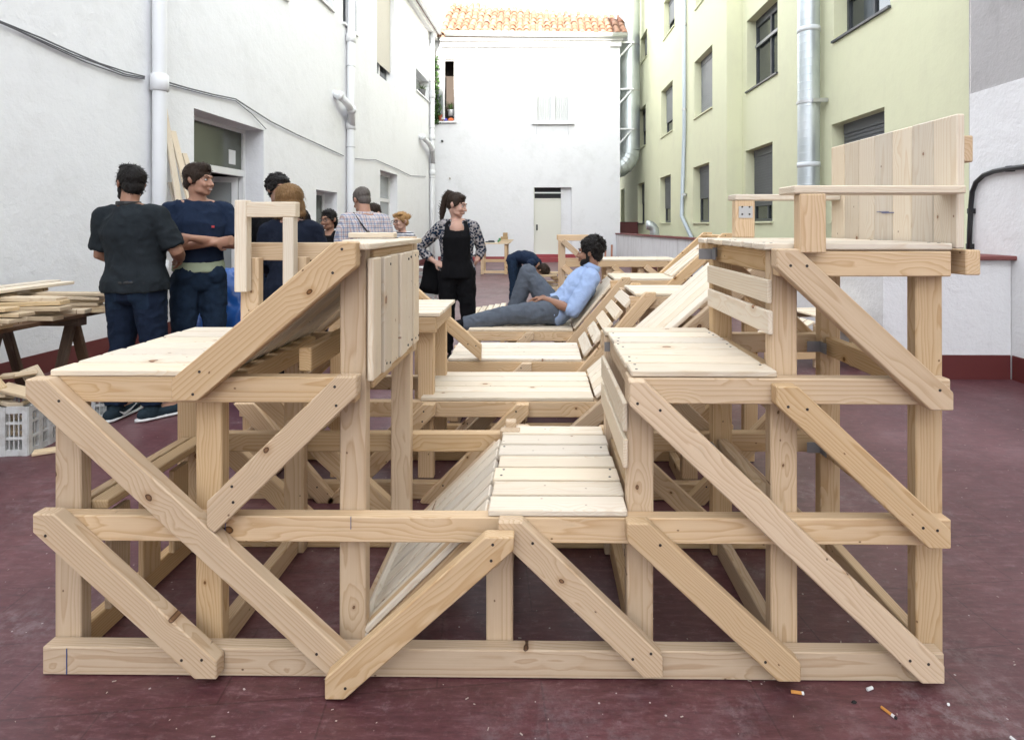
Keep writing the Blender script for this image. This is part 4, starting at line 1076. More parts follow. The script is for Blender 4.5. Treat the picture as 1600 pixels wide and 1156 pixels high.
crate('farther white crate, half hidden behind the front left post', -3.42, 2.10, R(28), .45, .33, .25)
crate('third white crate, deep under the dark trestle table', -4.12, 1.75, R(2), .45, .33, .26)
tag(bar(None, 'floor_offcut', (-3.02, 1.66, .012), (-2.80, 1.80, .012), .07, .02, (-.5,1,0), OFFCUT), 'single pine offcut lying on the floor beside the nearer crate', 'board')
# dark bundle (sack) under the table
# planks leaning on the left wall by the thick pipe
for k, (px, pyt, base, w, lbl) in enumerate(((247, 140, .46, .10, 'tallest leaning plank, partly behind the thick white down pipe'), (262, 205, .62, .11, 'second leaning plank, broad and knotty, right of the tallest'), (277, 240, .70, .09, 'third leaning plank, narrow, nearest to the doorway'), (252, 285, .50, .085, 'shortest leaning plank, low in front of the other three'))):
    u, z = on_line(px, pyt, LA, LB); up = LM @ Vector((u, -.03-.028*k, z)); dn = LM @ Vector((u+.10+.03*k, -base, .01))
    tag(bar(None, 'leaning_plank', dn, up, w, .024, (ld.x, ld.y, 0), PINE_PALE), lbl, 'plank', 'planks leaning on the left wall')
# blue tarpaulin bag
b = bmesh.new(); bmesh.ops.create_icosphere(b, subdivisions=5, radius=1)
for v in b.verts:
    p = v.co.copy(); z = p.z
    f = 1 + .10*noise.noise(p*2.2) - .10*abs(noise.noise(p*4.5+Vector((3,1,2)))) - .05*abs(noise.noise(p*9)) 
    v.co = Vector((p.x*.36*f, p.y*.30*f, max(-.42, (z*.56 + .05*noise.noise(p*3))*f)))
BLUE = mat('blue_tarpaulin', (.012,.10,.42), .32, 0, .6); g = N(BLUE); g.color(g.mix(g.noise(g.coords('Object'), 9, 5, .7), (.008,.06,.30), (.02,.16,.55)))
o = obj('rubble_sack', b, BLUE, None, True); p = at_y(364, 500, 3.45); o.location = (p.x, 3.45, .42); tag(o, 'crumpled blue plastic sack standing on the floor behind the men', 'sack')
# far work table with tools
p0, p1 = at_y(750, 380, 14.2), at_y(796, 380, 14.2)
TT = thing('trestle_table', 'small pine trestle table with tools by the back wall', 'table', (p0.x, 14.2, 0))
w = p1.x-p0.x; beam(TT, 'top_board', -.12, w-.02, -.05, .75, .84, .875, PINE_PALE)
for x in (.02, w-.14):
    for y in (0, .62): beam(TT, 'leg', x, x+.08, y, y+.06, .002, .838)
    beam(TT, 'stretcher', x+.01, x+.07, .062, .618, .03, .09)
beam(TT, 'stretcher', .102, w-.142, .0, .05, .34, .42); beam(TT, 'stretcher', .102, w-.142, .0, .05, .03, .10)
TOOL = mat('tool_plastic', (.03,.035,.04), .5); GRN = mat('green_box', (.05,.22,.09), .5); CARD = mat('cardboard', (.42,.29,.15), .8)
def tool(name, label, x, dims, m, cat='tool'):
    b = bmesh.new(); box(b, -dims[0]/2, dims[0]/2, -dims[1]/2, dims[1]/2, 0, dims[2]*.6); box(b, -dims[0]*.2, dims[0]*.45, -dims[1]*.3, dims[1]*.3, dims[2]*.602, dims[2]); bevel_all(b, .008)
    o = obj(name, b, m); o.location = (p0.x+x, 14.45, .876); return tag(o, label, cat)
tool('power_drill', 'dark power tool lying at left end of far table', -.02, (.22,.12,.12), TOOL); tool('hand_saw', 'dark flat tool in the middle of far table', .26, (.26,.16,.06), TOOL)
tool('screw_box', 'green box standing among tools on far table', .52, (.10,.12,.13), GRN, 'box'); tool('carton', 'upright brown carton at right end of far table', .66, (.20,.10,.28), CARD, 'box')
for k in range(4): tag(bar(None, 'offcut_board', (p0.x+.50+.03*k, 14.2+.03*k, .887+.023*k), (p0.x+.86+.02*k, 14.22+.04*k, .887+.023*k), .09, .02, (0,1,0), OFFCUT), 'short pine strip stacked at the right end of far table', 'board', 'strips on the far table')
# pile of offcuts on the floor near the bending worker, slats leaning at the back wall, stack behind the woman
for k in range(14):
    px = 852 + pr_.uniform(0, 34); c = at_y(px, 455, 7.9); l = pr_.uniform(.25,.5); a = pr_.uniform(-.6,.6); d = Vector((math.cos(a), math.sin(a), pr_.uniform(-.1,.1)))
    c = Vector((c.x, 7.9+pr_.uniform(-.15,.15), .03+.042*k)); tag(bar(None, 'offcut_block', c-d*l/2, c+d*l/2, .09, .035, (-d.y,d.x,0), OFFCUT), 'pine offcut in the loose pile beside the bending worker', 'wood block', 'offcuts piled by the bending worker')
for k, px in enumerate((947, 957)):
    a = at_z(px-1, 405, 0.0); tag(bar(None, 'leaning_batten', (at_y(px-1,400,19.6).x, 19.7, 0.02), (at_y(px,380,19.9).x, 20.1, 0.62), .07, .03, (1,0,0), REDWOOD), ('left' if k == 0 else 'right') + ' one of two reddish battens leaning at the end of back wall', 'slat', 'reddish slats at the back wall')
for k in range(8):
    c = at_y(662, 420, 6.4); z = .05 + k*.098
    b = bmesh.new()
    for zz in (0, .075): box(b, -.17, .17, -.14, .14, zz, zz+.012)
    for x in (-.17,.15): 
        for y in (-.14,.12): box(b, x, x+.02, y, y+.02, .012, .075)
    o = obj('plastic_tray', b, CRATE); o.location = (c.x, 6.4, z-.05+.002); tag(o, 'pale tray in the stack standing behind the woman in black', 'tray', 'trays stacked behind the woman in black')
# litter on the floor
CIG_O = mat('cigarette_filter', (.62,.27,.06), .8); CIG_W = mat('cigarette_paper', (.78,.77,.75), .8); ASH = mat('ash', (.03,.028,.027), .9)
def butt(label, pa, pb, r, parts):
    a, b_ = at_z(*pa, .004+r*.0), at_z(*pb, .004); t = thing('cigarette_butt', label, 'cigarette butt', (a.x, a.y, 0))
    d = (b_-a)
    s = 0
    for fr_, m, nm in parts:
        bm = bmesh.new(); tube(bm, [Vector((0,0,r)) + d*s, Vector((0,0,r)) + d*(s+fr_)], r, 10); obj(nm, bm, m, t, False); s += fr_
butt('long cigarette butt with charred tip on the floor, rightmost orange one', (1377,1104), (1401,1122), .004, ((.68, CIG_O, 'filter'), (.2, CIG_W, 'paper'), (.12, ASH, 'ash_tip')))
butt('short flattened orange cigarette butt on floor near the brace end', (1236,1080), (1256,1083), .0045, ((.82, CIG_O, 'filter'), (.18, CIG_W, 'paper')))
butt('short white cigarette stub on the floor between the orange butts', (1355,1077), (1363,1074), .0045, ((1.0, CIG_W, 'paper'),))
butt('white stub at the lower right corner of the floor', (1579,1151), (1590,1160), .004, ((1.0, CIG_W, 'paper'),))
def scrap(nm, label, px, py, s, m):
    p = at_z(px, py, .001); b = bmesh.new(); n_ = 6
    vs = [b.verts.new((s*math.cos(k*2*math.pi/n_)*pr_.uniform(.6,1.2), s*.6*math.sin(k*2*math.pi/n_)*pr_.uniform(.6,1.2), pr_.uniform(.002,.006))) for k in range(n_)]
    lo_ = [b.verts.new((v.co.x, v.co.y, .0005)) for v in vs]; b.faces.new(vs); b.faces.new(lo_[::-1])
    for k in range(n_): b.faces.new((lo_[k], lo_[(k+1)%n_], vs[(k+1)%n_], vs[k]))
    o = obj(nm, b, m); o.location = (p.x, p.y, 0); return tag(o, label, 'scrap')
scrap('black_crumb', 'small black crumb on the floor left of the long cigarette butt', 1334, 1097, .008, ASH)
scrap('paper_scrap', 'tiny white paper scrap on the floor right of the cigarette butts', 1482, 1101, .006, CIG_W)
fl = bmesh.new(); rs2 = random.Random(9)
for k in range(420):
    x, y = rs2.uniform(-2.4,3.6), rs2.uniform(-.5,3.4) if k < 300 else rs2.uniform(-.45,.2); a = rs2.uniform(0,6.3); s = rs2.uniform(.0007,.0024); l = rs2.uniform(1,3.2)
    M = Matrix.Translation((x,y,.0006)) @ Matrix.Rotation(a,4,'Z'); box(fl, -s*l, s*l, -s*.7, s*.7, 0, .0012, M)
tag(obj('sawdust', fl, mat('wood_chips', (.46,.38,.33), .9)), 'fine pale wood chips and sawdust scattered over the red floor', 'sawdust', kind='stuff')

# plants at the left window of the back house
LEAF = mat('leaf_green', (.075,.14,.035), .6); g = N(LEAF); g.color(g.mix(g.n('ObjectInfo').outputs['Random'], (.05,.11,.025), (.12,.19,.05)))
def pot_plant(label, x, y, z, n, L, m_pot, parent=None):
    t = thing('potted_plant', label, 'plant', (x, y, z))
    b = bmesh.new(); tube(b, [(0,0,0),(0,0,.22),(0,0,.24)], [.10,.13,.14], 14); obj('pot', b, m_pot, t, True)
    for k in range(n):
        a = pr_.uniform(0, 6.3); e = pr_.uniform(.6,1.4); l = L*pr_.uniform(.6,1); b = bmesh.new(); prev = None
        for i in range(6):
            s = i/5; p = Vector((math.cos(a)*s*l*math.cos(e), math.sin(a)*s*l*math.cos(e), .22 + s*l*math.sin(e) - .5*l*s*s)); wd = .022*(1-s*.9)
            q = Vector((-math.sin(a), math.cos(a), 0)); r_ = (b.verts.new(p-q*wd), b.verts.new(p+q*wd), b.verts.new(p+Vector((0,0,.008))))
            if prev: b.faces.new((prev[0], prev[2], r_[2], r_[0])); b.faces.new((prev[2], prev[1], r_[1], r_[2]))
            prev = r_
        obj('leaf', b, LEAF, t)
hw = HB['win_l']; 
TERRA = mat('terracotta', (.40,.10,.05), .7)
pot_plant('spiky plant in a terracotta pot at the open back window', BA[0]+hw[0]+.30, BY+.04, hw[2]+.01, 16, 1.0, TERRA)
pot_plant('drooping light green plant inside the open back window', BA[0]+hw[0]+.66, BY+.30, hw[2]+.25, 22, .8, WHITE_PAINT)
b = bmesh.new(); p = at_y(704, 189, BY); ellipsoid(b, (0,0,.07), (.11,.07,.075)); o = obj('cushion', b, mat('orange_cloth', (.75,.18,.06), .8), None, True); o.location = (p.x, BY+.06, hw[2]+.002); tag(o, 'small orange bundle on the sill of the open back window', 'bundle')
b = bmesh.new(); ellipsoid(b, (0,0,.07), (.07,.06,.07)); o = obj('ball', b, mat('violet_cloth', (.12,.10,.50), .8), None, True); o.location = (p.x-.2, BY+.05, hw[2]+.002); tag(o, 'small violet bundle on the sill of the open back window', 'bundle')
iv = bmesh.new()
pt_, pb_ = at_y(680, 88, BY-.06), at_y(682, 194, BY-.06)
for k in range(420):
    s = pr_.random(); p = pt_ + (pb_-pt_)*s + Vector((pr_.gauss(0,.06), pr_.uniform(-.10,.03), 0)); sz = pr_.uniform(.03,.06)
    M = Matrix.Translation(p) @ Matrix.Rotation(pr_.uniform(0,6.3),4,'Z') @ Matrix.Rotation(pr_.uniform(-1,1),4,'X')
    v_ = [iv.verts.new(M @ Vector(q)) for q in ((-sz,0,0),(0,-.01,-sz*1.3),(sz,0,0),(0,.01,sz*.8))]; iv.faces.new(v_)
ivy = thing('ivy_plant', 'thin ivy strand hanging in the corner beside the open back window', 'plant', (0,0,0)); o = obj('leaves', iv, LEAF, ivy); o['kind'] = 'stuff'
b = bmesh.new(); tube(b, [pt_+Vector((0,.03,.3)), (pt_+pb_)/2+Vector((.02,.03,0)), pb_+Vector((0,.03,0))], .008, 6); obj('stem', b, OLDWOOD, ivy)
u, z = on_line(662, 148, LA, LB); q = LM @ Vector((u, .06, z))
pot_plant('little green plant on the sill of the small left wall window', q.x, q.y, HL['small'][2]+.003, 14, .45, mat('grey_pot', (.2,.2,.2), .7))
# ------------------------------------------------------------------ people
TMP = bpy.data.scenes.new('tmp')
def remeshed(name, bm, m, parent, voxel, smooth=2, wrinkle=0.0, wscale=(9,9,4), seed=0, fine=0.0, dec=0):
    bmesh.ops.recalc_face_normals(bm, faces=bm.faces[:])
    me = bpy.data.meshes.new(name); bm.to_mesh(me); bm.free()
    o = bpy.data.objects.new(name, me); TMP.collection.objects.link(o)
    md = o.modifiers.new('r', 'REMESH'); md.mode = 'VOXEL'; md.voxel_size = voxel
    if dec: d_ = o.modifiers.new('d', 'DECIMATE'); d_.ratio = dec
    TMP.view_layers[0].update(); dg = TMP.view_layers[0].depsgraph; me2 = bpy.data.meshes.new_from_object(o.evaluated_get(dg))
    TMP.collection.objects.unlink(o); COL.objects.link(o); o.modifiers.clear(); o.data = me2; bpy.data.meshes.remove(me); me2.name = name
    b = bmesh.new(); b.from_mesh(me2)
    for _ in range(smooth): bmesh.ops.smooth_vert(b, verts=b.verts, factor=.5, use_axis_x=True, use_axis_y=True, use_axis_z=True)
    if wrinkle or fine:
        b.normal_update(); off = Vector((seed*3.1, seed*1.7, seed*.9))
        for v in b.verts:
            p = v.co; q = Vector((p.x*wscale[0], p.y*wscale[1], p.z*wscale[2])) + off
            w = Vector((noise.noise(q*1.3), noise.noise(q*1.3+Vector((7,3,1))), 0))*.9
            f = noise.noise(q + w)
            f = (1-abs(f)*2.4)*.55 + (.5-abs(noise.noise(q*2.1 + w*2)))*.7 - .35
            d = wrinkle*f + (fine*noise.noise(p*70+off) if fine else 0)
            v.co = p + v.normal*d
    b.to_mesh(me2); b.free(); me2.materials.clear(); me2.materials.append(m)
    for p in me2.polygons: p.use_smooth = True
    o.parent = parent
    return o
V3 = Vector
def lerp(a, b, t): return Vector(a)*(1-t) + Vector(b)*t
def hand(bm, wrist, d, nrm, curl=.5, s=1.0, thumb_side=1, spread=.0):
    """palm, four unequal curled fingers and a thumb; d = pointing direction, nrm = way the palm faces"""
    d = Vector(d).normalized(); nrm = Vector(nrm); nrm = (nrm - d*nrm.dot(d)).normalized(); sd = d.cross(nrm)*thumb_side
    w = Vector(wrist)
    limb(bm, [w, w+d*.045*s, w+d*.088*s], [(.026*s,.017*s), (.038*s,.016*s), (.040*s,.013*s)], 12, sd)
    for i, (o, L) in enumerate(((.030,.070), (.010,.080), (-.010,.075), (-.029,.058))):
        p = w + d*.085*s + sd*o*s; pts = [p - d*.02*s]; dd = d.copy() + sd*spread*(1-i)*.4; dd.normalize()
        for k in range(3):
            a = curl*(.5+.35*k); dd = (dd*math.cos(a) + nrm*math.sin(a)).normalized(); nn = nrm
            pts.append(pts[-1] + dd*(L*s*(.48,.30,.22)[k] + (.02*s if k == 0 else 0)))
        limb(bm, pts, [.0098*s, .0095*s, .0088*s, .0076*s], 8)
    t0 = w + d*.025*s + sd*.026*s; t1 = t0 + (d*.5 + sd*.75 + nrm*.35).normalized()*.042*s; t2 = t1 + (d*.85 + sd*.1 + nrm*.5).normalized()*.034*s
    limb(bm, [t0, t1, t2], [.014*s, .0115*s, .009*s], 8)
def head_parts(bm, H, fem=False, smile=False):
    e = lambda c, r, rot=None: ellipsoid(bm, c, r, H, 14, rot)
    e((0,.018,.035), (.074,.094,.088)); e((0,-.028,-.028), (.060,.068,.084)); e((0,-.062,-.094), (.026 if fem else .032,.026,.020))
    e((.036,-.030,-.072), (.022,.045,.026), Matrix.Rotation(.3,3,'X')); e((-.036,-.030,-.072), (.022,.045,.026), Matrix.Rotation(.3,3,'X'))
    e((0,-.083,.030), (.050,.014,.012)); e((.034,-.072,-.028), (.022,.022,.020)); e((-.034,-.072,-.028), (.022,.022,.020))
    if smile: e((.034,-.078,-.038), (.018,.018,.014)); e((-.034,-.078,-.038), (.018,.018,.014))
    limb(bm, [H@V3((0,-.090,.016)), H@V3((0,-.101,-.006)), H@V3((0,-.115,-.031))], [.008,.0095,.0125], 10)
    e((.012,-.100,-.034), (.009,.010,.008)); e((-.012,-.100,-.034), (.009,.010,.008))
    e((0,-.096,-.060), (.022,.009,.0055)); e((0,-.094,-.070), (.019,.009,.006))
    for s in (-1, 1):
        e((s*.077,.012,-.004), (.008,.019,.031), Matrix.Rotation(-.25,3,'X')); e((s*.080,.022,.004), (.010,.012,.022))
EYEW = mat('eye_white', (.70,.68,.66), .25); EYED = mat('dark_iris', (.02,.012,.008), .2); LIP = mat('lip', (.33,.155,.125), .5); TEETH = mat('teeth', (.75,.72,.66), .3); GLASSES = mat('glasses_frame', (.015,.013,.013), .3)
def face_details(t, H, brow, smile=False, glasses=False, lips=LIP):
    b = bmesh.new()
    for s in (-1,1): ellipsoid(b, (s*.031,-.0815,.006), (.0135,.009,.0070), H, 10)
    ey = obj('eyes', b, EYEW, t, True); b = bmesh.new()
    for s in (-1,1): ellipsoid(b, (s*.031,-.0893,.006), (.0056,.0025,.0056), H, 8)
    obj('iris', b, EYED, ey, True); b = bmesh.new()
    for s in (-1,1): limb(b, [H@V3((s*.017,-.086,.010)), H@V3((s*.031,-.0893,.0130)), H@V3((s*.045,-.079,.009))], .0018, 6)
    obj('eyelashes', b, EYED, ey); b = bmesh.new()
    for s in (-1,1): limb(b, [H@V3((s*.014,-.0935,.028)), H@V3((s*.032,-.0905,.035)), H@V3((s*.050,-.0755,.030))], [(.0035,.004),(.0045,.004),(.002,.003)], 6)
    obj('eyebrows', b, brow, t); b = bmesh.new()
    ellipsoid(b, (0,-.1005,-.0595), (.020,.0055,.004), H, 8); ellipsoid(b, (0,-.0985,-.0705), (.017,.0055,.0045), H, 8); obj('lips', b, lips, t, True)
    if smile:
        b = bmesh.new(); ellipsoid(b, (0,-.1000,-.065), (.019,.006,.0045), H, 8); obj('teeth', b, TEETH, t, True)
    if glasses:
        b = bmesh.new()
        for s in (-1,1):
            pts = [H@V3((s*.034+.024*math.cos(k*math.pi/6), -.108, .004+.018*math.sin(k*math.pi/6))) for k in range(13)]; tube(b, pts, .0026, 6, False)
            tube(b, [H@V3((s*.058,-.106,.01)), H@V3((s*.080,-.02,.012)), H@V3((s*.082,.02,.004))], .0024, 6)
        tube(b, [H@V3((-.011,-.109,.007)), H@V3((0,-.112,.010)), H@V3((.011,-.109,.007))], .0024, 6); obj('glasses', b, GLASSES, t)
def hair_mesh(t, H, style, m, seed=1):
    b = bmesh.new(); e = lambda c, r: ellipsoid(b, c, r, H, 16); rr = random.Random(seed); fine = .004; vox = .006; wr = .004
    if style in ('short', 'crop', 'curly'):
        k = {'short': 1.06, 'crop': 1.0, 'curly': 1.05}[style]
        e((0,.026,.046), (.083*k,.098*k,.088*k)); e((0,.062,-.022), (.066*k,.050*k,.058*k)); e((0,-.030,.088), (.062*k,.050,.034))
        for s in (-1,1): e((s*.071,-.010,.022), (.010,.026,.044))
        if style == 'short': e((0,-.030,.108), (.058,.050,.030)); e((.02,.0,.118), (.055,.06,.026))
        if style == 'curly':
            for i in range(260):
                z = rr.uniform(-.55, 1); a = rr.uniform(0, 2*math.pi); q = math.sqrt(max(0, 1-z*z)); c = V3((.090*q*math.cos(a), .036+.100*q*math.sin(a), .052+.096*z))
                if c.y < -.055 and c.z < .08: continue
                if c.z < .0 and c.y < .03: continue
                e(c, (rr.uniform(.009,.017),)*3)
            vox = .005; wr = .0
        if style == 'crop': fine = .0015; wr = .0
    elif style == 'bob':
        e((0,.036,.048), (.102,.110,.096)); e((0,.068,-.030), (.106,.080,.080)); e((.082,.030,-.040), (.026,.062,.072)); e((-.082,.030,-.040), (.026,.062,.072)); e((0,.070,-.085), (.098,.064,.040)); e((.095,.02,-.088), (.030,.045,.026)); e((-.095,.02,-.088), (.026,.045,.026))
        wr = .009; fine = .004
    elif style in ('ponytail', 'bun', 'tied'):
        e((0,.021,.046), (.081,.097,.087)); e((0,.06,-.018), (.066,.048,.052)); e((0,-.032,.090), (.058,.046,.030))
        for s in (-1,1): e((s*.069,-.010,.026), (.010,.034,.044))
        if style == 'ponytail': limb(b, [H@V3((0,.075,.105)), H@V3((0,.120,.105)), H@V3((0,.148,.04)), H@V3((.0,.150,-.08)), H@V3((0,.135,-.22))], [.024,.034,.036,.034,.012], 12)
        if style == 'bun': e((0,.125,.055), (.040,.038,.040)); e((.03,-.045,.10), (.045,.04,.025)); e((-.05,-.03,.08), (.04,.05,.03))
        if style == 'tied': e((0,.10,-.03), (.045,.05,.085))
        wr = .004; fine = .002
    o = remeshed('hair', b, m, t, vox, 1, wr, (40,40,9), seed, fine)
    # loose strands lying over and lifting off the hair
    me = o.data; up = H.to_3x3() @ V3((0,0,1)); cen = H @ V3((0,.02,.02)); sb = bmesh.new()
    L0, n_, lift = {'short': (.026,900,.55), 'crop': (.007,500,.8), 'curly': (.020,1000,.9), 'bob': (.060,900,.16)}.get(style, (.040,700,.10))
    for i in range(n_):
        p = me.polygons[rr.randrange(len(me.polygons))]; c = p.center.copy(); nr = p.normal.copy(); d = (-up - nr*(-up).dot(nr))
        if style in ('ponytail','bun','tied'): d = (H.to_3x3() @ V3((0,1,.25))); d = d - nr*d.dot(nr)
        if d.length < 1e-4: continue
        d.normalize(); d = (d*(1-lift*.6) + nr*lift*rr.uniform(.1,1) + V3((rr.gauss(0,.35),rr.gauss(0,.35),rr.gauss(0,.3)))*(1 if style in ('short','curly','crop') else .35)).normalized()
        L = L0*rr.uniform(.5,1.2); sd = d.cross(nr).normalized()*.0014; e_ = c + d*L - nr*L*.12; m_ = c + d*L*.5 + nr*.002
        v = [sb.verts.new(q) for q in (c-sd-nr*.001, c+sd-nr*.001, m_+sd, m_-sd, e_)]; sb.faces.new(v[:4]); sb.faces.new((v[3], v[2], v[4]))
    st_ = obj('hair_strands', sb, m, o); st_['kind'] = 'stuff'
    return o
STD = dict(spine=[(0,0,.84),(0,.008,.95),(0,-.004,1.06),(0,-.012,1.18),(0,-.006,1.30),(0,.012,1.405),(0,.02,1.475)], head=(0,-.012,1.628),
           sh=[(-.178,.012,1.405),(.178,.012,1.405)], el=[(-.235,.035,1.12),(.235,.035,1.12)], wr=[(-.245,-.06,.885),(.245,-.06,.885)],
           hip=[(-.088,0,.90),(.088,0,.90)], kn=[(-.10,-.02,.49),(.10,-.02,.49)], an=[(-.105,.02,.09),(.105,.02,.09)], toe=[(-.13,-.17,.035),(.13,-.17,.035)])
TR = [(.150,.105),(.172,.122),(.150,.108),(.156,.115),(.176,.122),(.150,.092),(.062,.058)]
def person(label, loc, rz, h, skin_m, top_m, legs_m, hair_m, style, yaw=0, pitch=0, roll=0, pose=None, wide=1.0, sleeve=.85, hem=.35, shoe_m=None, brow=None, smile=False,
           glasses=False, fem=False, hands=None, curl=.6, voxel=.0075, seed=1, beard=None, scale_pose=True, neck_open=.0, extra=None, no_face=False, hip_w=1.0, top_thick=.016, waist=.45, collar=.028):
    t = thing('person', label, 'person', loc, rz)
    s = h/1.75; D = dict(STD); D.update(pose or {})
    sc = lambda p: Vector(p)*s if scale_pose else Vector(p)
    J = {k: [sc(p) for p in v] if k != 'head' else sc(v) for k, v in D.items()}
    ax = (J['sh'][1]-J['sh'][0]).normalized(); hx = (J['hip'][1]-J['hip'][0]).normalized()
    tr = [(a*s*wide*(hip_w if i < 2 else 1), b*s*wide) for i, (a, b) in enumerate(TR)]
    sp = J['spine']; AR = [.050,.046,.041,.040,.028]; LR = [.092,.082,.060,.058,.042]
    aw = s*(.5+.5*wide); fw = .88 if fem else 1.0
    # --- body: one continuous surface
    b = bmesh.new(); tube(b, sp, tr, 20, True, ax)
    H = Matrix.Translation(J['head']) @ Matrix.Rotation(R(yaw),4,'Z') @ Matrix.Rotation(R(pitch),4,'X') @ Matrix.Rotation(R(roll),4,'Y') @ Matrix.Scale(min(1.06, .5+.5*s),4)
    nb = H @ V3((0,.025,-.055)); limb(b, [sp[6]-V3((0,0,.03)), lerp(sp[6], nb, .5), nb], [.064*fw*s,.056*fw*s,.058*fw*s], 14)
    head_parts(b, H, fem, smile)
    for c_, r_ in (extra or []): ellipsoid(b, sc(c_), [q*s for q in r_])
    for i in (0,1):
        S_, E, W = J['sh'][i], J['el'][i], J['wr'][i]
        limb(b, [lerp(sp[5], sp[6], .7), lerp(sp[5], S_, .75)+V3((0,0,.012)), S_], [.055*s,.058*s,.055*s*fw], 12)
        limb(b, [S_, lerp(S_,E,.45), E, lerp(E,W,.35), lerp(E,W,.75), W], [AR[0]*aw*fw*1.08, AR[1]*aw*fw, AR[2]*aw*fw, AR[3]*aw*fw*1.04, AR[3]*aw*fw*.82, (AR[4]*aw*fw, AR[4]*aw*fw*.85)], 12)
        hd = (hands or [None,None])[i]
        d = (W-E).normalized(); nr = V3((1 if i == 0 else -1, -.3, 0))
        if hd: d = V3(hd[0]); nr = V3(hd[1])
        hand(b, W, d, nr, curl, s*(.92 if fem else 1.0), -1 if i == 0 else 1)
        K, A = J['kn'][i], J['an'][i]; Hp = J['hip'][i]
        limb(b, [Hp, lerp(Hp,K,.5), K, lerp(K,A,.35), lerp(K,A,.8), A], [LR[0]*s,LR[1]*s,LR[2]*s,LR[3]*s,LR[4]*s,LR[4]*s*.95], 12)
        limb(b, [A - V3((0,0,.03)), lerp(A, J['toe'][i], .6), J['toe'][i]], [.036*s,.036*s,.03*s], 10)
    body = remeshed('body', b, skin_m, t, voxel, 1, dec=.33)
    # --- top
    th = top_thick
    b = bmesh.new(); hi_ = int(hem); hp = lerp(sp[hi_], sp[hi_+1], hem-hi_); pts = [hp] + sp[hi_+1:6] + [lerp(sp[5], sp[6], .86 - neck_open)]
    rr = [(a+th+.006, c+th+.006) for a, c in [tr[hi_+1]] ] + [(a+th, c+th) for a, c in tr[hi_+1:6]] + [(tr[6][0]+collar, tr[6][1]+collar*.8)]
    tube(b, pts, rr, 22, True, ax)
    for i in (0,1):
        S_, E, W = J['sh'][i], J['el'][i], J['wr'][i]; r0 = AR[0]*aw*fw+th+.004
        limb(b, [lerp(sp[5], sp[6], .35), lerp(sp[5], S_, .75)+V3((0,0,.010)), S_], [.052*s+th*.6,.058*s+th*.8,r0], 12)
        if sleeve <= 1: P = [S_, lerp(S_,E,sleeve*.5), lerp(S_,E,sleeve)]; Q = [r0, r0*1.02, r0*1.02]
        else: P = [S_, lerp(S_,E,.5), E, lerp(E,W,(sleeve-1)*.5), lerp(E,W,sleeve-1)]; Q = [r0, r0*.95, AR[2]*aw*fw+th*1.1, AR[3]*aw*fw+th, AR[3]*aw*fw*.85+th]
        tube(b, P, Q, 14); ellipsoid(b, S_, (r0*.98,)*3)
        if sleeve > 1: ellipsoid(b, E, (Q[2],)*3)
    top = remeshed('top', b, top_m, t, .010, 2, .0125, (7,7,6), seed)
    # --- trousers
    b = bmesh.new(); tube(b, [sp[0]-(sp[1]-sp[0])*.35, sp[0], sp[1], lerp(sp[1], sp[2], waist)], [(tr[0][0]*.8,tr[0][1]*.8), (tr[0][0]+.012,tr[0][1]+.012), (tr[1][0]+.010,tr[1][1]+.010), (tr[2][0]+.012,tr[2][1]+.012)], 20, True, hx)
    for i in (0,1):
        K, A, Hp = J['kn'][i], J['an'][i], J['hip'][i]; e = .014
        limb(b, [Hp, lerp(Hp,K,.5), K, lerp(K,A,.4)], [LR[0]*s*hip_w+e, LR[1]*s+e, LR[2]*s+e+.004, LR[3]*s+e+.002], 14)
        ellipsoid(b, K, (LR[2]*s+e+.002,)*3); tube(b, [K, lerp(K,A,.4), lerp(K,A,.97)], [LR[2]*s+e+.004, LR[3]*s+e+.002, LR[4]*s+e+.012], 14)
        back = hx.cross((sp[1]-sp[0]).normalized()); ellipsoid(b, Hp + (sp[1]-sp[0]).normalized()*.02 - back*(-.045*s), (.085*s,.085*s,.09*s))
    remeshed('trousers', b, legs_m, t, .010, 2, .0115, (9,9,8), seed+5)
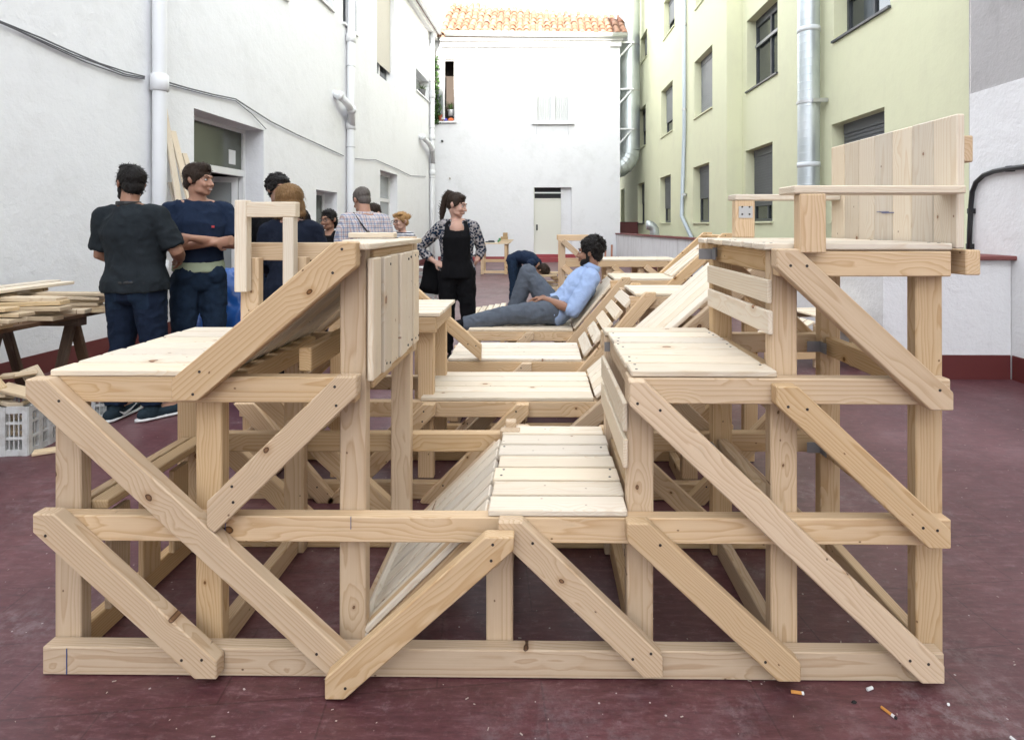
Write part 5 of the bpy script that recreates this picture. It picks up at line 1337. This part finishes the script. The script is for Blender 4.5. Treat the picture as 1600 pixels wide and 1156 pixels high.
    # --- shoes
    if shoe_m:
        for i in (0,1):
            A, T_ = J['an'][i], J['toe'][i]; f = (T_-A); f.z = 0 if scale_pose else f.z; f.normalize(); up = V3((0,0,1)); dn = -.045
            if not scale_pose: up = (J['kn'][i]-A).normalized(); 
            b = bmesh.new(); base = A + up*dn
            limb(b, [base - f*.055, base + f*.05, base + f*.15, base + f*.205], [(.040,.042),(.044,.046),(.050,.036),(.040,.026)], 14, hx); limb(b, [A+up*.03, base], [.05,.05], 12)
            sh = remeshed('shoe', b, shoe_m[0], t, .006, 2)
            if len(shoe_m) > 1:
                b = bmesh.new(); tube(b, [base - f*.105 , base - f*.06, base + f*.05, base + f*.15, base+f*.235, base+f*.255], [(.015,.012),(.045,.014),(.049,.014),(.055,.014),(.036,.014),(.012,.012)], 16, True, hx)
                for v in b.verts: v.co -= up*(.032)
                obj('sole', b, shoe_m[1], sh, True)
                if len(shoe_m) > 2:
                    for sgn in (-1, 1):     # curved tick on the side
                        b = bmesh.new(); px_ = [(-.02,.030,.002),(.02,.004,.008),(.045,.0,.010),(.09,.012,.007),(.16,.034,.001)]; prev = None
                        for u, v_, w_ in px_:
                            c = base + f*(u) + up*(v_-.012) + hx*sgn*(.049 - max(0,u-.1)*.08)
                            q = [b.verts.new(c+up*w_), b.verts.new(c-up*w_), b.verts.new(c+up*w_-hx*sgn*.02), b.verts.new(c-up*w_-hx*sgn*.02)]
                            if prev: b.faces.new((prev[0],q[0],q[1],prev[1])); b.faces.new((prev[2],prev[3],q[3],q[2])); b.faces.new((prev[0],prev[2],q[2],q[0])); b.faces.new((prev[1],q[1],q[3],prev[3]))
                            prev = q
                        bmesh.ops.recalc_face_normals(b, faces=b.faces[:]); obj('tick_mark', b, shoe_m[2], sh)
    # --- head
    hair_mesh(t, H, style, hair_m, seed)
    if not no_face: face_details(t, H, brow or hair_m, smile, glasses)
    if beard:
        b = bmesh.new(); e = lambda c, r, rot=None: ellipsoid(b, c, r, H, 14, rot)
        e((0,-.064,-.096), (.034,.030,.026)); 
        for q in (-1,1): e((q*.040,-.032,-.074), (.026,.050,.030), Matrix.Rotation(.3,3,'X')); e((q*.064,-.008,-.034), (.012,.018,.044))
        e((0,-.094,-.048), (.024,.010,.005)); remeshed('beard', b, beard, t, .005, 1, .0, (1,1,1), seed, .0022)
    return t, J, H
SK_TAN = skin('skin_tan', (.34,.185,.12)); SK_MID = skin('skin_mid', (.42,.235,.16)); SK_FAIR = skin('skin_fair', (.54,.34,.26))
H_BLACK = hair('black_hair', (.012,.010,.009)); H_BROWN = hair('dark_brown_hair', (.030,.019,.013)); H_BLOND = hair('blond_hair', (.20,.115,.05)); H_GREY = hair('cropped_grey_hair', (.10,.085,.075)); H_STRAW = hair('straw_hair', (.38,.22,.09))
CHAR = fabric('charcoal_jersey', (.019,.024,.028)); NAVY = fabric('navy_jersey', (.014,.024,.050)); NAVYD = fabric('dark_navy', (.010,.014,.026)); BLACKF = fabric('black_fabric', (.006,.006,.007), .25)
DENIM = fabric('dark_denim', (.012,.020,.040), .4, 26); DENIM2 = fabric('blue_denim', (.016,.030,.055), .5, 20); GREYJ = fabric('grey_jeans', (.105,.12,.145), .3, 16); SKY_SH = fabric('light_blue_shirt', (.36,.47,.70), .14, 10); LIME = fabric('pale_green_cotton', (.42,.48,.33), .12)
SHOE_D = fabric('dark_canvas_shoe', (.022,.035,.045), .3); SOLE = mat('white_sole', (.70,.70,.68), .6); WHT = mat('white_mark', (.80,.80,.80), .5)
def check_mat():
    m = mat('checked_cotton', (.6,.6,.6), .9, 0, .1); g = N(m); v = g.coords('Object'); sp_ = g.n('SeparateXYZ'); g.l(v, sp_.inputs[0])
    h_ = g.math('ADD', sp_.outputs[0], g.math('MULTIPLY', sp_.outputs[1], .7))
    def line(c, f, ph, w): return g.math('LESS_THAN', g.math('FRACT', g.math('ADD', g.math('MULTIPLY', c, f), ph)), w)
    c = g.mix(g.math('MULTIPLY', line(h_, 26, 0, .28), .6), (.62,.60,.60), (.14,.18,.30)); c = g.mix(g.math('MULTIPLY', line(sp_.outputs[2], 24, 0, .28), .6), c, (.14,.18,.30))
    c = g.mix(g.math('MULTIPLY', line(h_, 26, .5, .16), .5), c, (.42,.20,.14)); c = g.mix(g.math('MULTIPLY', line(sp_.outputs[2], 24, .5, .16), .5), c, (.42,.20,.14)); g.color(c); g.bump(g.noise(v, 9, 4), .4, .01); return m
def floral_mat():
    m = mat('patterned_cardigan', (.03,.04,.06), .9, 0, .1); g = N(m); v = g.coords('Object')
    vo = g.n('TexVoronoi', Scale=42.0); g.l(v, vo.inputs['Vector']); c = g.ramp(g.math('ADD', vo.outputs['Distance'], g.math('MULTIPLY', g.noise(v, 30, 4), .5)), [(.30, (.006,.007,.012)), (.52, (.012,.035,.07)), (.68, (.010,.012,.02)), (.80, (.22,.20,.20)), (1, (.35,.33,.32))]); g.color(c); return m
def stripe_mat():
    m = mat('striped_jersey', (.6,.6,.6), .9, 0, .1); g = N(m); v = g.coords('Object'); sp_ = g.n('SeparateXYZ'); g.l(v, sp_.inputs[0])
    g.color(g.mix(g.math('LESS_THAN', g.math('FRACT', g.math('MULTIPLY', sp_.outputs[2], 34)), .42), (.66,.66,.66), (.03,.035,.06))); return m

def gx(px, Y): return at_y(px, 352, Y).x
# man seen from behind, nearest on the left
t, J, H = person('bearded man seen from behind in charcoal tee and dark jeans by trestle table', (gx(213,2.32), 2.32, 0), R(178), 1.785, SK_TAN, CHAR, DENIM, H_BLACK, 'short', yaw=52, pitch=6, roll=-4, wide=1.14, sleeve=.86, hem=.45,
    pose=dict(head=(.075,-.045,1.622), spine=[(0,0,.84),(0,.008,.95),(.005,-.004,1.06),(.012,-.012,1.18),(.022,-.006,1.30),(.035,.008,1.405),(.05,.004,1.475)], el=[(-.272,-.03,1.150),(.275,-.02,1.130)], wr=[(-.15,-.24,1.09),(.14,-.25,1.02)], sh=[(-.165,.012,1.405),(.215,.012,1.40)], kn=[(-.115,-.02,.49),(.115,-.02,.49)], an=[(-.13,.02,.09),(.12,.04,.09)], toe=[(-.25,-.14,.035),(.13,-.17,.035)]),
    shoe_m=(SHOE_D, SOLE, WHT), beard=H_BLACK, seed=2, hip_w=1.06, curl=.8)
b = bmesh.new(); n_ = [J['spine'][6] + V3((.075*math.cos(k*math.pi/10+.0), .075*math.sin(k*math.pi/10), .012)) for k in range(-1,12)]; tube(b, n_, [(.004,.016)]*len(n_), 8); obj('neck_strap', b, BLACK, t)
from mathutils.bvhtree import BVHTree
def patch(t, name, m, x0, x1, z0, z1, lift=.004, nx=7, nz=7, taper=.0):
    """cloth patch laid on the back of the trousers"""
    o = [c for c in t.children if c.name.startswith('trousers')][0]; bv = BVHTree.FromPolygons([v.co for v in o.data.vertices], [p.vertices[:] for p in o.data.polygons])
    b = bmesh.new(); G = []
    for j in range(nz):
        for i in range(nx):
            z = z0+(z1-z0)*j/(nz-1); k = 1-taper*(1-j/(nz-1)); x = (x0+x1)/2 + (x1-x0)*(i/(nx-1)-.5)*k
            h, n_, _, _ = bv.ray_cast(V3((x, 1, z)), V3((0,-1,0))); h = h if h else V3((x,.12,z)); edge = i in (0,nx-1) or j in (0,nz-1)
            G.append(b.verts.new(h + V3((0, -.004 if edge else lift, 0))))
    for j in range(nz-1):
        for i in range(nx-1): b.faces.new((G[j*nx+i], G[j*nx+i+1], G[(j+1)*nx+i+1], G[(j+1)*nx+i]))
    return obj(name, b, m, t, True)
for sx in (-1, 1): patch(t, 'back_pocket', DENIM2, sx*.098-.068, sx*.098+.068, .775, .915, .006, 9, 9, .12)
patch(t, 'belt', BLACK, -.20, .20, .955, .99, .004, 15, 4)
# man with crossed arms
t, J, H = person('smiling man in navy tee with crossed arms, pale green hem showing', (gx(311,2.80), 2.80, 0), R(38), 1.845, SK_MID, NAVY, DENIM2, H_BROWN, 'short', yaw=44, pitch=2, wide=.98, hip_w=.92, sleeve=.72, hem=1.75, smile=True,
    pose=dict(el=[(-.262,-.06,1.135),(.262,-.06,1.135)], wr=[(.07,-.20,1.165),(-.085,-.245,1.205)]), hands=[((.9,.05,.12),(0,1,0)),((-.9,.1,-.05),(0,1,0))], curl=.5, shoe_m=(SHOE_D, SOLE), seed=4, top_thick=.014)
b = bmesh.new(); s_ = 1.845/1.75; tube(b, [V3((0,.006,.955*s_)), V3((0,.002,1.0*s_)), V3((0,-.004,1.06*s_)), V3((0,-.006,1.10*s_))], [(.178*s_,.134*s_),(.174*s_,.130*s_),(.152*s_,.112*s_),(.135*s_,.10*s_)], 24, True, (1,0,0)); remeshed('undershirt', b, LIME, t, .009, 3, .004, (9,9,4), 6)
b = bmesh.new(); box(b, .065, .085, -.158, -.150, 1.345, 1.362); obj('chest_mark', b, mat('red_mark', (.5,.05,.06), .6), t)
# couple with backs turned in the middle of the group
person('man with curly black hair half hidden behind the woman with the bob', (gx(436,3.35), 3.35, 0), R(20), 1.80, SK_TAN, BLACKF, DENIM, H_BLACK, 'curly', yaw=25, shoe_m=(SHOE_D,), seed=6, voxel=.009)
person('woman with honey blond bob and dark navy sweater, her back turned', (gx(456,2.60), 2.60, 0), R(192), 1.655, SK_FAIR, NAVYD, BLACKF, H_BLOND, 'bob', yaw=-20, sleeve=1.8, fem=True, seed=8, shoe_m=(SHOE_D,), voxel=.009, no_face=True, pose=dict(el=[(-.25,-.03,1.12),(.25,-.03,1.12)], wr=[(-.16,-.22,1.08),(.16,-.22,1.08)]), wide=1.05)
person('smiling woman with black hair and glasses between bob hair and checked shirt', (gx(514,4.75), 4.75, 0), R(-5), 1.53, SK_TAN, BLACKF, DENIM, H_BLACK, 'tied', yaw=-12, pitch=4, smile=True, glasses=True, fem=True, seed=9, shoe_m=(SHOE_D,), voxel=.008, neck_open=.5)
t, J, H = person('man with cropped grey hair in checked shirt and black shoulder strap', (gx(570,3.95), 3.95, 0), R(205), 1.755, SK_MID, check_mat(), DENIM2, H_GREY, 'crop', yaw=18, pitch=24, sleeve=.95, seed=10, shoe_m=(SHOE_D,), voxel=.008, no_face=False, wide=1.08,
    pose=dict(head=(.02,-.075,1.605), wr=[(-.16,-.24,1.05),(.16,-.24,1.05)]))
b = bmesh.new(); q = [V3((.12,-.11,1.43)), V3((.10,.03,1.478)), V3((.05,.128,1.38)), V3((-.05,.150,1.25)), V3((-.15,.125,1.12)), V3((-.19,.05,1.02))]; tube(b, q, [(.020,.006)]*6, 8, True, (.5,0,.6)); obj('shoulder_strap', b, BLACK, t)
b = bmesh.new(); tube(b, [V3((-.0,.075,1.455)), V3((0,.082,1.50))], [(.085,.05),(.078,.045)], 16, True, (1,0,0)); 
for v in b.verts: v.co.y -= .05
obj('collar', b, bpy.data.materials['checked_cotton'], t, True)
person('person with straight dark hair mostly hidden behind the checked shirt', (gx(584,4.95), 4.95, 0), R(160), 1.61, SK_FAIR, NAVYD, DENIM, H_BROWN, 'tied', seed=12, fem=True, shoe_m=(SHOE_D,), voxel=.010, no_face=True)
t, J, H = person('blond woman in glasses and striped top resting her chin on hand', (gx(627,5.35), 5.35, 0), R(-28), 1.515, SK_FAIR, stripe_mat(), DENIM, H_STRAW, 'bun', yaw=-8, pitch=4, glasses=True, fem=True, sleeve=1.5, seed=13, shoe_m=(SHOE_D,), voxel=.007,
    pose=dict(el=[(-.20,-.08,1.14),(.21,-.08,1.14)], wr=[(-.02,-.20,1.36),(-.10,-.18,1.12)]), hands=[((.1,.1,1),(0,1,.1)),((-1,0,0),(0,1,0))], curl=.7)
# standing woman in black
LOC9 = (gx(714,4.10), 4.10, 0)
t, J, H = person('woman in black with ponytail and patterned cardigan, hand on hip', LOC9, R(8), 1.685, SK_FAIR, floral_mat(), BLACKF, H_BROWN, 'ponytail', yaw=62, pitch=14, fem=True, sleeve=1.72, hem=.9, smile=False, seed=14, shoe_m=(BLACKF,), voxel=.0065, hip_w=1.08,
    pose=dict(sh=[(-.168,.012,1.40),(.168,.012,1.40)], el=[(-.40,.05,1.165),(.262,.07,1.16)], wr=[(-.225,-.05,1.035),(.205,-.02,1.045)], kn=[(-.10,-.01,.50),(.115,-.03,.49)], an=[(-.11,.02,.09),(.13,.0,.09)]), hands=[((.9,-.15,-.35),(0,.8,-.4)),((-.3,.5,-.7),(-.6,.5,0))], curl=.35, neck_open=.45, collar=.002, extra=[((0,-.084,1.372),(.080,.076,.088))])
s_ = 1.685/1.75
b = bmesh.new(); tube(b, [V3(p)*s_+V3((0,-.016,0)) for p in ((0,-.006,.86),(0,0,.95),(0,-.012,1.06),(0,-.018,1.18),(0,-.014,1.28),(0,-.004,1.352))], [(.178*s_,.138*s_),(.188*s_,.146*s_),(.150*s_,.128*s_),(.150*s_,.136*s_),(.166*s_,.152*s_),(.142*s_,.132*s_)], 22, True, (1,0,0))
for q in (-1,1): limb(b, [V3((q*.085,-.118,1.30))*s_, V3((q*.098,-.098,1.37))*s_, V3((q*.088,-.035,1.445))*s_], [(.040,.020),(.034,.020),(.030,.020)], 10, (1,0,0))
remeshed('vest_top', b, BLACKF, t, .009, 3, .005, (8,8,5), 3)
b = bmesh.new(); M = Matrix.Rotation(R(12),4,'Y') @ Matrix.Translation((0,0,0)); box(b, -.10, .10, -.035, .035, -.17, .15); bmesh.ops.subdivide_edges(b, edges=b.edges[:], cuts=3, use_grid_fill=True)
for v in b.verts: v.co = M @ (v.co*(1+.12*noise.noise(v.co*9)))
bag = obj('shoulder_bag', b, BLACKF, None, True); bag.location = V3(LOC9) + V3((-.27,.10,.84)); tag(bag, 'slouching black bag hanging at the hip of the woman in black', 'bag')
# bending worker
person('worker in navy top bending double over the offcut pile', (gx(806,8.0), 8.0, 0), R(68), 1.52, SK_MID, NAVY, DENIM2, H_BROWN, 'short', pitch=78, seed=16, shoe_m=(SHOE_D,), voxel=.009, sleeve=1.5, hem=.5,
    pose=dict(spine=[(0,.06,.80),(0,.04,.90),(0,-.06,.955),(0,-.18,.955),(0,-.30,.92),(0,-.40,.855),(0,-.46,.81)], head=(0,-.545,.70), sh=[(-.178,-.39,.85),(.178,-.39,.85)], el=[(-.22,-.40,.57),(.22,-.42,.57)], wr=[(-.12,-.50,.34),(.12,-.52,.34)], hip=[(-.09,.03,.87),(.09,.03,.87)], kn=[(-.11,.0,.47),(.11,.0,.47)]))
# reclining man: local y = world x, local -x = world y
def rc(X, Z, dx): return (dx, X, Z)
t, J, H = person('curly haired bearded man in light blue shirt and grey jeans reclining on a lounger', (0, 3.285, 0), R(-90), 1.75, SK_TAN, SKY_SH, GREYJ, H_BLACK, 'curly', yaw=-16, pitch=2, scale_pose=False, sleeve=1.05, hem=.9, waist=.25, seed=18, beard=H_BLACK, voxel=.0065, shoe_m=(BLACKF,), curl=.55, wide=.97, top_thick=.022,
    pose=dict(spine=[rc(.03,.612,0), rc(.115,.625,0), rc(.20,.675,0), rc(.275,.75,0), rc(.345,.84,0), rc(.405,.93,0), rc(.43,.985,0)], head=rc(.425,1.128,0),
        sh=[rc(.42,.915,-.17), rc(.42,.915,.17)], el=[rc(.215,.690,-.25), rc(.262,.665,.255)], wr=[rc(.015,.735,.0), rc(.035,.735,.085)],
        hip=[rc(.105,.628,-.09), rc(.105,.628,.09)], kn=[rc(-.115,.945,-.12), rc(-.30,.600,.11)], an=[rc(-.245,.592,-.13), rc(-.665,.520,.13)], toe=[rc(-.42,.55,-.14), rc(-.79,.49,.16)]),
    hands=[((.25,-.9,-.12),(0,-.1,-1)), ((-.55,-.9,.05),(0,0,-1))])

sp6, sp5 = J['spine'][6], J['spine'][5]; dn_ = (sp6-sp5).normalized(); b = bmesh.new()
tube(b, [sp6+dn_*.045, sp6+dn_*.050, sp6+dn_*.012, sp6-dn_*.004], [(.066,.066),(.071,.071),(.080,.080),(.074,.074)], 20, False, (1,0,0)); obj('collar', b, SKY_SH, t, True)
for i in (0,1):
    S_, E, W = J['sh'][i], J['el'][i], J['wr'][i]; d0 = (W-E).normalized(); b = bmesh.new(); tube(b, [E-d0*.012, E-d0*.010, E+d0*.030, E+d0*.034], [.056,.066,.062,.052], 16); obj('rolled_cuff', b, SKY_SH, t, True)
bpy.data.scenes.remove(TMP)
